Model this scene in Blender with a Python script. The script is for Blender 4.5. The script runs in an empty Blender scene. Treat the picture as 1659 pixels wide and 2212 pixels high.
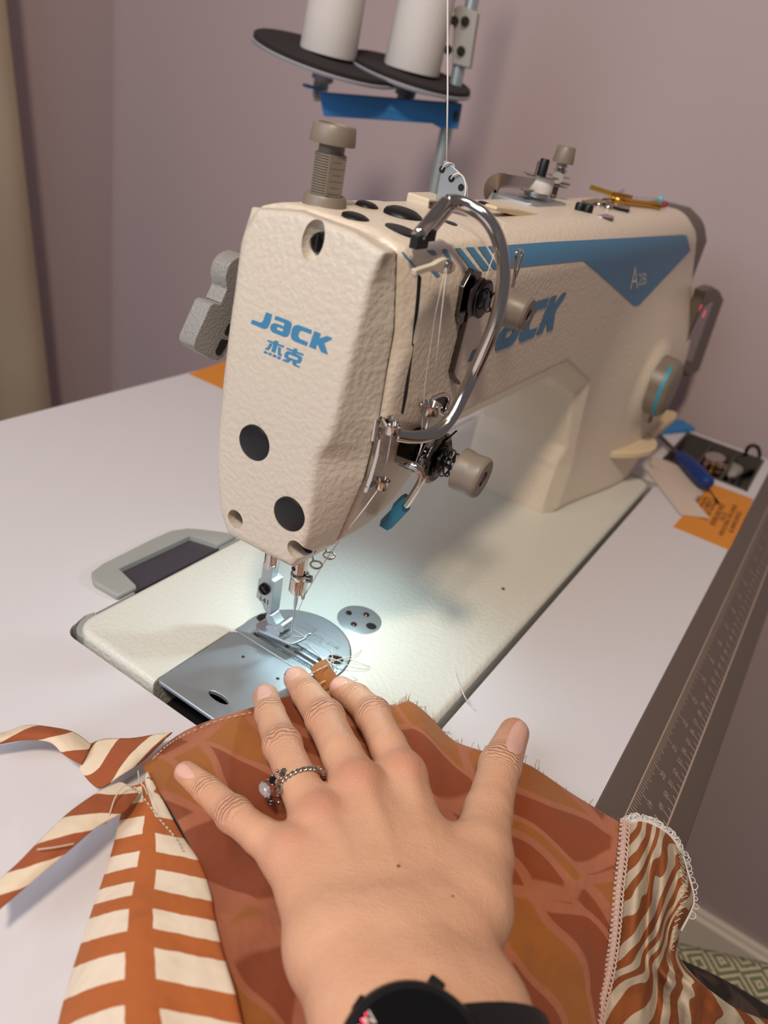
import bpy, bmesh, math, random
import numpy as np
from mathutils import Vector, Matrix, geometry
from mathutils.bvhtree import BVHTree
random.seed(4); RNG=np.random.default_rng(4)
S=0.001                                   # every coordinate below is in millimetres; needle hole = origin
C=bpy.context.scene.collection
# ---------------------------------------------------------------- camera solve (1659 x 2212 frame)
FPX=1657.5; CX,CY=829.5,1106.0
RC=np.array([[0.53838584,-0.32905919,0.77579684],[-0.82338252,-0.40139058,0.40115686],[0.17939319,-0.85475473,-0.48704459]])
CAM=np.array([-267.77,-178.93,271.7])
def ray(px,py): return RC@np.array([px-CX,py-CY,FPX])
def at(px,py,x=None,y=None,z=None):
    w=ray(px,py)
    for k,v in enumerate((x,y,z)):
        if v is not None: return CAM+w*((v-CAM[k])/w[k])
def pr(X):
    v=RC.T@(np.array(X,float)-CAM); return np.array([CX,CY])+FPX*v[:2]/v[2]
def zat(x,y,py):
    lo,hi=-50.,400.
    for _ in range(40):
        m=(lo+hi)/2
        if pr((x,y,m))[1]>py: lo=m
        else: hi=m
    return lo
def ats(l,**k): return [at(*p,**k) for p in l]
def lin(h):
    h=h.lstrip('#'); c=[int(h[i:i+2],16)/255 for i in (0,2,4)]
    return tuple((v/12.92 if v<=.04045 else ((v+.055)/1.055)**2.4) for v in c)+(1,)
# ---------------------------------------------------------------- materials
class NT:
    def __init__(s,name):
        s.m=bpy.data.materials.new(name); s.m.use_nodes=True; s.t=s.m.node_tree; s.n=s.t.nodes; s.l=s.t.links
        s.b=s.n['Principled BSDF']
    def add(s,t,**k):
        o=s.n.new(t)
        for a,v in k.items():
            if a.startswith('i_'):
                key=a[2:]; key=int(key) if key.isdigit() else key.replace('_',' ')
                o.inputs[key].default_value=v
            else: setattr(o,a,v)
        return o
    def lk(s,a,b): s.l.new(a,b)
    def math(s,op,a,b=None,c=None):
        o=s.n.new('ShaderNodeMath'); o.operation=op
        for i,v in enumerate((a,b,c)):
            if v is None: continue
            if isinstance(v,(int,float)): o.inputs[i].default_value=v
            else: s.lk(v,o.inputs[i])
        return o.outputs[0]
    def mix(s,f,a,b):
        o=s.n.new('ShaderNodeMix'); o.data_type='RGBA'
        for i,v in ((0,f),(6,a),(7,b)):
            if isinstance(v,(int,float)): o.inputs[i].default_value=v
            elif isinstance(v,tuple): o.inputs[i].default_value=v
            else: s.lk(v,o.inputs[i])
        return o.outputs[2]
    def noise(s,scale,detail=2,rough=.5,vec=None,dist=0):
        o=s.add('ShaderNodeTexNoise',i_Scale=scale,i_Detail=detail,i_Roughness=rough,i_Distortion=dist)
        if vec is None:
            tc=s.add('ShaderNodeTexCoord'); vec=tc.outputs['Object']
        s.lk(vec,o.inputs['Vector']); return o.outputs[0]
    def ramp(s,f,stops,interp='LINEAR'):
        o=s.n.new('ShaderNodeValToRGB'); o.color_ramp.interpolation=interp
        e=o.color_ramp.elements
        while len(e)<len(stops): e.new(.5)
        for i,(p,c) in enumerate(stops): e[i].position=p; e[i].color=c if isinstance(c,tuple) else (c,c,c,1)
        s.lk(f,o.inputs[0]); return o.outputs[0]
    def bump(s,h,strength=.3,dist=.001,normal=None):
        o=s.add('ShaderNodeBump',i_Strength=strength,i_Distance=dist); s.lk(h,o.inputs['Height'])
        if normal is not None: s.lk(normal,o.inputs['Normal'])
        s.lk(o.outputs[0],s.b.inputs['Normal']); return o.outputs[0]
    def set(s,**k):
        for a,v in k.items(): s.b.inputs[a.replace('_',' ')].default_value=v
M={}
def mat(name,col,rough=.5,metal=0,coat=0,bump=None,var=None,spec=.5,trans=0,emit=None):
    t=NT(name); c=lin(col) if isinstance(col,str) else col
    t.set(Base_Color=c,Roughness=rough,Metallic=metal)
    t.b.inputs['Specular IOR Level'].default_value=spec
    if coat: t.set(Coat_Weight=coat,Coat_Roughness=.08)
    if trans: t.set(Transmission_Weight=trans)
    if emit: t.b.inputs['Emission Color'].default_value=lin(emit[0]); t.b.inputs['Emission Strength'].default_value=emit[1]
    if bump:
        t.bump(t.noise(bump[0],2,.5),bump[1],bump[2])
    if var:
        n=t.noise(var[0],3,.6); t.lk(t.mix(n,c,lin(var[1])),t.b.inputs['Base Color'])
    M[name]=t.m; return t.m
# ---------------------------------------------------------------- objects
ORG={}
def thing(name,label,cat,loc=(0,0,0),group=None,kind=None):
    o=bpy.data.objects.new(name,None); C.objects.link(o); o.empty_display_size=.01
    o.location=[v*S for v in loc]; ORG[o.name]=np.array(loc,float)
    o['label']=label; o['category']=cat
    if group: o['group']=group
    if kind: o['kind']=kind
    return o
def tag(o,label,cat,group=None,kind=None):
    o['label']=label; o['category']=cat
    if group: o['group']=group
    if kind: o['kind']=kind
    return o
def obj(name,VF,m,parent=None,smooth=True,angle=35,bevel=None,label=None,uv=None,origin=None,mats=None,kind=None):
    V,F=VF[0],VF[1]; V=np.asarray(V,float)
    if parent is not None: org=ORG[parent.name]
    else: org=np.array(origin,float) if origin is not None else np.array([V[:,0].mean(),V[:,1].mean(),V[:,2].min()])
    me=bpy.data.meshes.new(name); me.from_pydata(((V-org)*S).tolist(),[],[list(map(int,f)) for f in F]); me.update()
    if uv is not None:
        l=me.uv_layers.new(name='UVMap'); idx=np.zeros(len(me.loops),int); me.loops.foreach_get('vertex_index',idx)
        l.data.foreach_set('uv',np.asarray(uv,float)[idx].ravel())
    o=bpy.data.objects.new(name,me); C.objects.link(o)
    me.materials.append(m)
    for q in (mats or []): me.materials.append(q)
    if parent is not None: o.parent=parent
    else: o.location=org*S
    ORG[o.name]=org
    if smooth:
        me.shade_smooth()
        if bevel is None and angle: me.set_sharp_from_angle(angle=math.radians(angle))
    if bevel:
        b=o.modifiers.new('bevel','BEVEL'); b.width=bevel[0]*S; b.segments=bevel[1] if len(bevel)>1 else 2
        b.limit_method='ANGLE'; b.angle_limit=math.radians(30); b.harden_normals=True
    if label: o['label']=label
    if kind: o['kind']=kind
    return o
def J(*parts):
    V=[];F=[];n=0
    for p in parts:
        v,f=p[0],p[1]; v=np.asarray(v,float).reshape(-1,3); V.append(v); F+= [[i+n for i in q] for q in f]; n+=len(v)
    return np.concatenate(V),F
def nrm(v): v=np.asarray(v,float); return v/(np.linalg.norm(v)+1e-12)
def frame(d):
    d=nrm(d); a=np.array([0,0,1.]) if abs(d[2])<.9 else np.array([1.,0,0])
    u=nrm(np.cross(a,d)); return u,np.cross(d,u),d
def cr(pts,n=8,closed=False):
    P=np.asarray(pts,float); k=len(P)
    out=[]
    rng=range(k if closed else k-1)
    for i in rng:
        if closed: a,b,c,d=P[(i-1)%k],P[i],P[(i+1)%k],P[(i+2)%k]
        else: a,b,c,d=P[max(i-1,0)],P[i],P[i+1],P[min(i+2,k-1)]
        for j in range(n):
            t=j/n; out.append(.5*((2*b)+(c-a)*t+(2*a-5*b+4*c-d)*t*t+(-a+3*b-3*c+d)*t**3))
    if not closed: out.append(P[-1])
    return np.array(out)
def sweep(pts,prof,up=None,closed=False,cap=True,scale=None):
    """sweep a closed 2D profile (k x 2) along points with parallel transport frames"""
    P=np.asarray(pts,float); n=len(P); prof=np.asarray(prof,float); k=len(prof)
    T=np.zeros_like(P)
    for i in range(n):
        a=P[(i-1)%n] if closed else P[max(i-1,0)]; b=P[(i+1)%n] if closed else P[min(i+1,n-1)]
        T[i]=nrm(b-a)
    u=frame(T[0])[0] if up is None else None
    V=[]
    for i in range(n):
        if up is not None:
            uu=np.asarray(up[i] if np.ndim(up)==2 else up,float); w=nrm(uu-T[i]*np.dot(uu,T[i])); u=np.cross(w,T[i]); 
        else:
            u=nrm(u-T[i]*np.dot(u,T[i])); w=np.cross(T[i],u)
        s=1 if scale is None else scale[i]
        V.append(P[i]+s*(prof[:,0:1]*u+prof[:,1:2]*w))
    V=np.concatenate(V); F=[]
    for i in range(n if closed else n-1):
        for j in range(k):
            a=i*k+j;b=i*k+(j+1)%k;c=((i+1)%n)*k+(j+1)%k;d=((i+1)%n)*k+j
            F.append([a,b,c,d])
    if cap and not closed:
        F.append(list(range(k))[::-1]); F.append([(n-1)*k+j for j in range(k)])
    return V,F
def circ(r,n=12,ry=None): 
    a=np.arange(n)*2*np.pi/n; return np.stack([np.cos(a)*r,np.sin(a)*(ry or r)],1)
def tube(pts,r,n=10,closed=False,smooth=0,cap=True):
    P=np.asarray(pts,float)
    if smooth: P=cr(P,smooth,closed)
    if np.ndim(r): sc=np.interp(np.linspace(0,1,len(P)),np.linspace(0,1,len(r)),r); return sweep(P,circ(1,n),closed=closed,scale=sc,cap=cap)
    return sweep(P,circ(r,n),closed=closed,cap=cap)
def lathe(prof,base,axis=(0,0,1),n=24,closed=False):
    """prof: list of (radius, height) ; closed ends where radius=0"""
    u,v,d=frame(axis); base=np.asarray(base,float); V=[];F=[];a=np.arange(n)*2*np.pi/n
    for r,h in prof: V.append(base+d*h+r*(np.cos(a)[:,None]*u+np.sin(a)[:,None]*v))
    V=np.concatenate(V)
    for i in range(len(prof)-1):
        for j in range(n):
            F.append([i*n+j,i*n+(j+1)%n,(i+1)*n+(j+1)%n,(i+1)*n+j])
    F.append(list(range(n))[::-1]); F.append([(len(prof)-1)*n+j for j in range(n)])
    return V,F
def cyl(a,b,r,n=20,r2=None):
    a=np.asarray(a,float);b=np.asarray(b,float); L=np.linalg.norm(b-a)
    return lathe([(r,0),(r if r2 is None else r2,L)],a,b-a,n)
def prism(poly,off):
    """poly: planar 3D loop, off: extrusion vector"""
    P=np.asarray(poly,float); n=len(P); V=np.concatenate([P,P+np.asarray(off,float)])
    nn=sum(np.cross(P[i],P[(i+1)%n]) for i in range(n))
    F=[[i,(i+1)%n,n+(i+1)%n,n+i] for i in range(n)]+[list(range(n))[::-1],[n+i for i in range(n)]]
    if np.dot(nn,off)<0: F=[f[::-1] for f in F]
    return V,F
def box(lo,hi):
    x0,y0,z0=lo;x1,y1,z1=hi
    return prism([(x0,y0,z0),(x1,y0,z0),(x1,y1,z0),(x0,y1,z0)],(0,0,z1-z0))
def obox(c,ax,ay,az):
    c,ax,ay,az=[np.asarray(v,float) for v in (c,ax,ay,az)]
    return prism([c-ax-ay-az,c+ax-ay-az,c+ax+ay-az,c-ax+ay-az],2*az)
def rrect(x0,y0,x1,y1,r,z,n=6):
    P=[]
    for cx,cy,a0 in ((x1-r,y1-r,0),(x0+r,y1-r,90),(x0+r,y0+r,180),(x1-r,y0+r,270)):
        for i in range(n+1):
            a=math.radians(a0+90*i/n); P.append((cx+r*math.cos(a),cy+r*math.sin(a),z))
    return P
def sphere(c,r,n=14,sc=(1,1,1)):
    pr=[(r*math.sin(math.pi*i/n),-r*math.cos(math.pi*i/n)) for i in range(n+1)]
    pr[0]=(r*.01,-r);pr[-1]=(r*.01,r)
    v,f=lathe(pr,(0,0,0),(0,0,1),n*2); return v*np.array(sc)+np.asarray(c,float),f
def grid(P,wrap=False):
    """P: (n,m,3) array"""
    P=np.asarray(P,float); n,m=P.shape[:2]; F=[]
    for i in range(n-1):
        for j in range(m-1+(1 if wrap else 0)):
            F.append([i*m+j,i*m+(j+1)%m,(i+1)*m+(j+1)%m,(i+1)*m+j])
    return P.reshape(-1,3),F
def boolean(o,VF,op='DIFFERENCE',solver='EXACT'):
    t=obj('tmp_tool',VF,list(M.values())[0],origin=(0,0,0),smooth=False)
    t.location=(0,0,0)
    md=o.modifiers.new('b','BOOLEAN'); md.object=t; md.operation=op; md.solver=solver
    bpy.context.view_layer.update()
    dg=bpy.context.evaluated_depsgraph_get()
    me=bpy.data.meshes.new_from_object(o.evaluated_get(dg)); old=o.data
    o.modifiers.remove(md); o.data=me; me.name=o.name
    bpy.data.objects.remove(t); bpy.data.meshes.remove(old)
def bvh(o):
    V=np.zeros(len(o.data.vertices)*3); o.data.vertices.foreach_get('co',V); V=V.reshape(-1,3)/S+ORG[o.name]
    return BVHTree.FromPolygons(V.tolist(),[list(p.vertices) for p in o.data.polygons])
def cast(bv,px,py,off=.12):
    w=nrm(ray(px,py)); h=bv.ray_cast(Vector(CAM),Vector(w))
    if h[0] is None: return None
    n=np.array(h[1]); 
    if np.dot(n,w)>0: n=-n
    return np.array(h[0])+n*off
def decal(bv,loops,off=.12):
    """flat print: outer loop (+ holes) given in photo pixels, laid on the surface"""
    P=[p for l in loops for p in l]
    tri=geometry.tessellate_polygon([[Vector((p[0],p[1],0)) for p in l] for l in loops])
    V=[cast(bv,*p,off=off) for p in P]
    if any(v is None for v in V):
        good=[v for v in V if v is not None]
        if not good: return None
        V=[v if v is not None else good[0] for v in V]
    V=np.array(V); F=[]
    for t in tri:
        a,b,c=[V[i] for i in t]; n=np.cross(b-a,c-a)
        F.append(list(t) if np.dot(n,CAM-a)>0 else list(t)[::-1])
    return V,F
def decal_quad(bv,q,nu=12,nv=6,off=.12):
    q=np.asarray(q,float); P=np.zeros((nv+1,nu+1,3)); last=None
    for i in range(nv+1):
        for j in range(nu+1):
            u,v=j/nu,i/nv; p=(q[0]*(1-u)+q[1]*u)*(1-v)+(q[3]*(1-u)+q[2]*u)*v
            c=cast(bv,*p,off=off)
            if c is None: c=last
            P[i,j]=c if c is not None else 0; last=P[i,j]
    v,f=grid(P); return v,[x[::-1] for x in f]
# ---------------------------------------------------------------- signed distance meshing (surface nets)
def polysdf(x,z,poly):
    P=np.asarray(poly,float); d=np.full(x.shape,1e18); s=np.ones(x.shape)
    n=len(P); j=n-1
    for i in range(n):
        ex,ez=P[j]-P[i]; wx=x-P[i,0]; wz=z-P[i,1]
        t=np.clip((wx*ex+wz*ez)/(ex*ex+ez*ez),0,1); bx=wx-ex*t; bz=wz-ez*t
        d=np.minimum(d,bx*bx+bz*bz)
        c1=z>=P[i,1]; c2=z<P[j,1]; c3=ex*wz>ez*wx
        s=np.where((c1&c2&c3)|(~c1&~c2&~c3),-s,s); j=i
    return s*np.sqrt(d)
def smax(a,b,k): h=np.clip(.5-.5*(b-a)/k,0,1); return b+(a-b)*h+k*h*(1-h)
def smin(a,b,k): return -smax(-a,-b,k)
def rint(a,b,r): return np.minimum(np.maximum(a+r,b+r),0)+np.sqrt(np.maximum(a+r,0)**2+np.maximum(b+r,0)**2)-r
def sstep(a,b,x): t=np.clip((x-a)/(b-a),0,1); return t*t*(3-2*t)
def surfnet(fn,lo,hi,step,newton=2):
    lo=np.asarray(lo,float); n=np.ceil((np.asarray(hi)-lo)/step).astype(int)+1
    ax=[lo[k]+step*np.arange(n[k]) for k in range(3)]
    D=np.zeros(n)
    for i in range(0,n[0],16):
        X,Y,Z=np.meshgrid(ax[0][i:i+16],ax[1],ax[2],indexing='ij'); D[i:i+16]=fn(X,Y,Z)
    s=D<0
    c=[s[a:n[0]-1+a,b:n[1]-1+b,d:n[2]-1+d] for a in (0,1) for b in (0,1) for d in (0,1)]
    tot=sum(q.astype(np.int8) for q in c); act=(tot>0)&(tot<8)
    idx=np.full(act.shape,-1); idx[act]=np.arange(act.sum())
    I=np.argwhere(act); acc=np.zeros((len(I),3)); cnt=np.zeros(len(I))
    for axis in range(3):
        o=[k for k in range(3) if k!=axis]
        for a in (0,1):
            for b in (0,1):
                p=I.copy(); p[:,o[0]]+=a; p[:,o[1]]+=b; q=p.copy(); q[:,axis]+=1
                d0=D[tuple(p.T)]; d1=D[tuple(q.T)]; m=(d0<0)!=(d1<0)
                t=np.where(m,d0/np.where(m,d0-d1,1),0); pos=p.astype(float); pos[:,axis]+=t
                acc[m]+=pos[m]; cnt[m]+=1
    V=lo+step*acc/cnt[:,None]
    F=[]
    for axis in range(3):
        o=[k for k in range(3) if k!=axis]
        sl0=[slice(None)]*3; sl1=[slice(None)]*3; sl0[axis]=slice(0,-1); sl1[axis]=slice(1,None)
        a,b=s[tuple(sl0)],s[tuple(sl1)]; E=np.argwhere(a!=b)
        ok=(E[:,o[0]]>0)&(E[:,o[1]]>0)&(E[:,o[0]]<n[o[0]]-1)&(E[:,o[1]]<n[o[1]]-1); E=E[ok]
        ins=a[tuple(E.T)]
        def vid(da,db):
            q=E.copy(); q[:,o[0]]+=da; q[:,o[1]]+=db; return idx[tuple(q.T)]
        Q=np.stack([vid(-1,-1),vid(0,-1),vid(0,0),vid(-1,0)],1)
        flip=ins if axis!=1 else ~ins
        Q[~flip]=Q[~flip][:,::-1]; F.append(Q)
    F=np.concatenate(F); F=F[(F>=0).all(1)]
    e=.05*step
    for _ in range(newton):
        x,y,z=V.T; d=fn(x,y,z)
        g=np.stack([fn(x+e,y,z)-d,fn(x,y+e,z)-d,fn(x,y,z+e)-d],1)/e
        g2=(g*g).sum(1); stp=np.clip(d/np.maximum(g2,.2),-step*.7,step*.7); V=V-stp[:,None]*g
    return V,F.tolist()
def bez(pts,n=10): return cr(pts,n)
# ---------------------------------------------------------------- materials
mat('wall',  '#b9a8ab',.85,bump=(60,.08,.002))
mat('white_paint','#eee6da',.5)
mat('laminate','#d3d1d5',.42,bump=(900,.05,.0004))
mat('strip_gray','#665a52',.42,bump=(1500,.06,.0003))
mat('ruler_print','#b7a292',.5)
mat('dark','#0b0c0e',.6)
mat('black_rubber','#101114',.42,spec=.4)
mat('black_gloss','#08080a',.18)
mat('chrome','#c9c4bf',.12,1)
mat('chrome_dark','#6b655f',.16,1)
mat('black_chrome','#33302d',.2,1)
mat('steel','#b4bdc1',.34,.85,bump=(1200,.12,.0003))
mat('steel_plate','#adb8be',.42,.72,bump=(2200,.25,.0002))
mat('silver','#b8aea4',.16,1)
mat('gray_plastic','#8a8074',.45,bump=(1500,.08,.0003))
mat('gray_taupe','#7d7265',.42)
mat('gray_dark_plastic','#5b5147',.45)
mat('gray_hinge','#9a9c98',.5,bump=(1400,.06,.0003))
mat('window_smoked','#3f3c44',.22)
mat('lever_gray','#8d8b88',.36,bump=(900,.5,.0012))
mat('blue_print','#3c7da6',.45)
mat('white_print','#d8d4cc',.5)
mat('cyan_print','#2f8fa8',.5)
mat('blue_metal','#2c6ea8',.4)
mat('blue_clip','#1f6f8e',.45)
mat('blue_handle','#0f3478',.45)
mat('blue_box','#2f7fc4',.5)
mat('cream_plastic','#d9c6a4',.4)
mat('rod','#aeb9bc',.35,.6)
mat('bracket','#a9a59c',.4,.3)
mat('foam','#231d1d',.95)
mat('disc_gray','#9a9ba3',.5)
mat('gold','#c99a3f',.25,1)
mat('copper','#8a5b38',.3,1)
mat('bead_blue','#6fb8c9',.2)
mat('bead_red','#8e2438',.2)
mat('orange_card','#d98a2c',.55)
mat('ink','#2a1a12',.6)
mat('paper','#d2c2b6',.6)
mat('tray_black','#4a4340',.5)
mat('tray_hole','#191615',.6)
mat('thread_white','#d8d4cf',.7)
mat('thread_dark','#141212',.6)
mat('thread_pale','#c9bda9',.8)
mat('led','#ffffff',.3,emit=('#e6f6ff',30))
mat('led_red','#ff3a55',.4,emit=('#ff3a55',2.2))
mat('panel_glass','#4b3f47',.15)
mat('enamel_smooth','#d6c9b4',.36,bump=(260,.12,.0012))
def enamel(name,col,scale,strength,dist,rough=.32):
    t=NT(name); t.set(Base_Color=lin(col),Roughness=rough)
    n=t.noise(scale,1.2,.45); r=t.ramp(n,[(.35,0.),(.65,1.)])
    t.bump(r,strength,dist); M[name]=t.m
enamel('enamel_hammer','#cac0b1',420,.23,.0008,.34)
enamel('enamel_bed','#d3d4cb',420,.28,.0006,.32)
enamel('enamel_arm','#dccfbd',420,.22,.0006,.33)
# cones of white thread: fine wound lines
t=NT('thread_wound'); t.set(Base_Color=lin('#d9d4d0'),Roughness=.65)
tc=t.add('ShaderNodeTexCoord'); mp=t.add('ShaderNodeMapping'); mp.inputs['Rotation'].default_value=(.12,.1,0); t.lk(tc.outputs['Object'],mp.inputs[0])
w=t.add('ShaderNodeTexWave',wave_type='BANDS',bands_direction='Z',i_Scale=420,i_Distortion=2,i_Detail=1); t.lk(mp.outputs[0],w.inputs[0])
t.bump(w.outputs[1],.35,.0004); M['thread_wound']=t.m
t=NT('curtain'); t.set(Base_Color=lin('#b3a08a'),Roughness=.85)
n=t.noise(4,2); t.lk(t.mix(n,lin('#b8a690'),lin('#9c8874')),t.b.inputs['Base Color']); M['curtain']=t.m
# woven rug-like seat cover: green with cream zigzag
t=NT('woven_green'); tc=t.add('ShaderNodeTexCoord'); sp=t.add('ShaderNodeSeparateXYZ'); t.lk(tc.outputs['Object'],sp.inputs[0])
u=t.math('MULTIPLY',sp.outputs[0],1/.030); v=t.math('MULTIPLY',sp.outputs[1],1/.030)
tri=t.math('ABSOLUTE',t.math('SUBTRACT',t.math('FRACT',u),.5)); tri2=t.math('ABSOLUTE',t.math('SUBTRACT',t.math('FRACT',v),.5))
z=t.math('FRACT',t.math('MULTIPLY',t.math('ADD',tri,tri2),4.2)); nz=t.noise(500,2)
f=t.math('GREATER_THAN',t.math('ADD',z,t.math('MULTIPLY',t.math('SUBTRACT',nz,.5),.5)),.55)
t.lk(t.mix(f,lin('#6f7a5f'),lin('#c9bba2')),t.b.inputs['Base Color']); t.set(Roughness=.95)
t.bump(nz,.6,.002); M['woven_green']=t.m
t=NT('trouser'); n=t.noise(22,2,.5,dist=2.2); t.lk(t.ramp(n,[(.42,lin('#2a221f')),(.5,lin('#55463c')),(.56,lin('#2d2623'))]),t.b.inputs['Base Color']); t.set(Roughness=.95); M['trouser']=t.m
# ---------------------------------------------------------------- camera
cd=bpy.data.cameras.new('camera'); cam=bpy.data.objects.new('camera',cd); C.objects.link(cam)
cd.sensor_fit='VERTICAL'; cd.sensor_height=36; cd.sensor_width=27; cd.lens=FPX/2212*36; cd.clip_start=.01
mw=Matrix.Identity(4)
for i in range(3):
    mw[i][0]=RC[i,0]; mw[i][1]=-RC[i,1]; mw[i][2]=-RC[i,2]; mw[i][3]=CAM[i]*S
cam.matrix_world=mw; bpy.context.scene.camera=cam
cd.dof.use_dof=True; cd.dof.focus_distance=.345; cd.dof.aperture_fstop=8.5; cd.dof.aperture_blades=0
# ---------------------------------------------------------------- room
ZF=-760; XW=660; YB=925
def struct(name,VF,m,**k): o=obj(name,VF,m,smooth=False,**k); o['kind']='structure'; return o
struct('floor',box((-2600,-2000,ZF-40),(XW+60,YB+60,ZF)),mat('floor_boards','#6e5744',.5,var=(6,'#5a4534')))
struct('wall_right',box((XW,-2000,ZF),(XW+60,YB+60,1900)),M['wall'])
struct('wall_back',box((-2600,YB,ZF),(XW,YB+60,1900)),M['wall'])
struct('baseboard_right',J(box((XW-16,-2000,ZF),(XW,YB,ZF+68)),box((XW-10,-2000,ZF+68),(XW,YB,ZF+78))),M['white_paint'],bevel=(3,2))
struct('baseboard_back',box((-2600,YB-16,ZF),(XW-16,YB,ZF+78)),M['white_paint'])
# curtain hanging at the back wall: real folds
P=[]
xs=np.linspace(-900,436,150)
for z in np.linspace(1500,ZF+10,24):
    k=(1500-z)/2260
    row=[]
    for x in xs:
        f=(x+900)/1352
        xx=x+(k-.545)*190*f
        yy=875-24*math.sin(x/31.+.9*math.sin(x/97.)+.4*k)-9*math.sin(x/13.+2*k)
        row.append((xx,yy,z))
    P.append(row)
P=np.array(P); v1,f1=grid(P); v2,f2=grid(P+np.array([0,3,0]))
cu=obj('curtain',J((v1,[x[::-1] for x in f1]),(v2,f2)),M['curtain'],angle=None)
tag(cu,'beige full-length curtain hanging in folds at the left edge of the photo','curtain')
# ---------------------------------------------------------------- table
tb=thing('sewing_table','white laminate sewing table with a gray ruler edge carrying the machine','table',(-40,60,ZF))
top=obj('tabletop',box((-760,-171.5,-44),(602,320,-4)),M['laminate'],tb,bevel=None,smooth=False)
hole=rrect(-69.5,-92,414,93,9,-60,5)
boolean(top,prism(hole,(0,0,80)))
CC=[at(*p,z=-4) for p in ((204,1322),(184,1329),(168,1342),(159,1355),(159,1366),(167,1374),(215,1408),(240,1350))]
boolean(top,prism([(p[0],p[1],-60) for p in CC],(0,0,80)))
boolean(top,box((487,-163,-60),(592,-80,20)))
st=[(-171.5,-4),(-216,-36.9),(-218,-41),(-217,-44),(-171.5,-44)]
obj('edge_strip',prism([(-760,y,z) for y,z in st],(1362,0,0)),M['strip_gray'],tb,bevel=(1.2,2),label='sloping gray table edge printed with a ruler')
def sp(x,y,o=.12):               # point on the sloping strip
    n=nrm((0,-.594,.804)); return np.array([x,y,-4-.7387*(-171.5-y)])+n*o
def sq(x0,x1,y0,y1): return [sp(x0,y0),sp(x1,y0),sp(x1,y1),sp(x0,y1)],[[0,3,2,1]]
q=[]
q.append(sq(-330,595,-184.6,-185.3)); q.append(sq(-330,595,-204.4,-205.4))
X49=64.6
for k in range(-10,203):         # half centimetres from 14 cm on
    n=14+k*.5
    x=X49+(n-49)*10
    if x>594 or x<-330: continue
    L=4.4 if k%2==0 else 2.5
    q.append(sq(x-.28,x+.28,-204.6,-204.6+L))
for k in range(0,60*12):
    x=X49+(k/12*25.4-490)
    if x>594 or x<-330: continue
    L=6.4 if k%12==0 else (4.6 if k%3==0 else 3.4)
    q.append(sq(x-.22,x+.22,-185.,-185-L))
def text_mesh(s,size):
    cu=bpy.data.curves.new('t','FONT'); cu.body=s; cu.size=size; cu.align_x='CENTER'; cu.align_y='CENTER'; cu.resolution_u=3
    o=bpy.data.objects.new('t',cu); C.objects.link(o); bpy.context.view_layer.update()
    me=bpy.data.meshes.new_from_object(o.evaluated_get(bpy.context.evaluated_depsgraph_get()))
    V=np.array([v.co[:] for v in me.vertices]); F=[list(p.vertices) for p in me.polygons]
    bpy.data.objects.remove(o); bpy.data.curves.remove(cu); bpy.data.meshes.remove(me)
    return V,F
for n in range(14,103):
    x=X49+(n-49)*10
    if -300<x<590: v,f=text_mesh(str(n),4.0); q.append(([sp(x+a,-198.8+b) for a,b,_ in v],f))
for n in range(6,41):
    x=X49+(n*25.4-490)
    if -300<x<590: v,f=text_mesh(str(n),4.3); q.append(([sp(x+a,-193.6+b) for a,b,_ in v],f))
obj('ruler_markings',J(*q),M['ruler_print'],tb,smooth=False,label='printed ruler scale in centimetres and inches')
obj('tool_well',J(box((487,-163,-34),(592,-80,-22)),box((487,-163,-34),(489.5,-80,-3)),box((589.5,-163,-34),(592,-80,-3)),box((487,-163,-34),(592,-160.5,-3)),box((487,-82.5,-34),(592,-80,-3)),
   box((489,-110.5,-34),(590,-108.5,-5)),box((489,-137,-34),(590,-135,-5))),M['tray_black'],tb,smooth=False,label='dark three-compartment tray sunk into the table end')
for x0,x1 in ((-700,-660),(500,540)):
    obj('leg',J(box((x0,-150,ZF),(x1,-110,-44)),box((x0,250,ZF),(x1,290,-44)),box((x0,-150,-90),(x1,290,-44)),box((x0,-180,ZF),(x1,310,ZF+30))),M['bracket'],tb,smooth=False)
# gray hinge / window insert behind the bed and corner rubber
hw=thing('hinge_insert','gray frame with a smoked window set in the table behind the machine bed','insert',(8,108,-4))
fr=[(-35,93.2,-4.2),(60,93.2,-4.2)]+[(60-0,97,-4.2)]
out=[(-34,93,-4),(62,93,-4),(58,101,-4),(50,112,-4),(44,119,-4),(34,123.5,-4),(20,124,-4),(-20,122.5,-4),(-30,120,-4),(-35,112,-4)]
fo=obj('frame',prism(out,(0,0,4.2)),M['gray_hinge'],hw,bevel=(1.6,3))
ins=[(-21,92,-20),(44,92,-20),(38,111,-20),(-17,112,-20)]
boolean(fo,prism(ins,(0,0,40)))
obj('window',prism([(-22,92.5,-5.5),(45,92.5,-5.5),(39,112,-5.5),(-18,113,-5.5)],(0,0,2.4)),M['window_smoked'],hw,label='smoked dark window',smooth=False)
cu2=cr([(202,1325,0),(186,1331,0),(173,1341,0),(166,1352,0),(165,1362,0),(170,1370,0),(186,1381,0)],4)
cu3=[(196,1384,0),(196,1360,0),(208,1335,0)]
cr_=obj('corner_cushion',prism([at(x,y,z=-4.5) for x,y,_ in list(cu2)+cu3],(0,0,-16)),M['gray_hinge'],bevel=(1.4,3))
tag(cr_,'gray rubber cushion in the table cutout at the left end of the machine bed','cushion')
c2=obj('corner_cushion.001',prism([(404,-88,-20),(418,-96,-20),(419,-70,-20),(412,-58,-20),(404,-58,-20)],(0,0,17.8)),M['gray_hinge'],bevel=(2,3))
tag(c2,'gray rubber corner by the front right corner of the machine bed','cushion')
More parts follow.
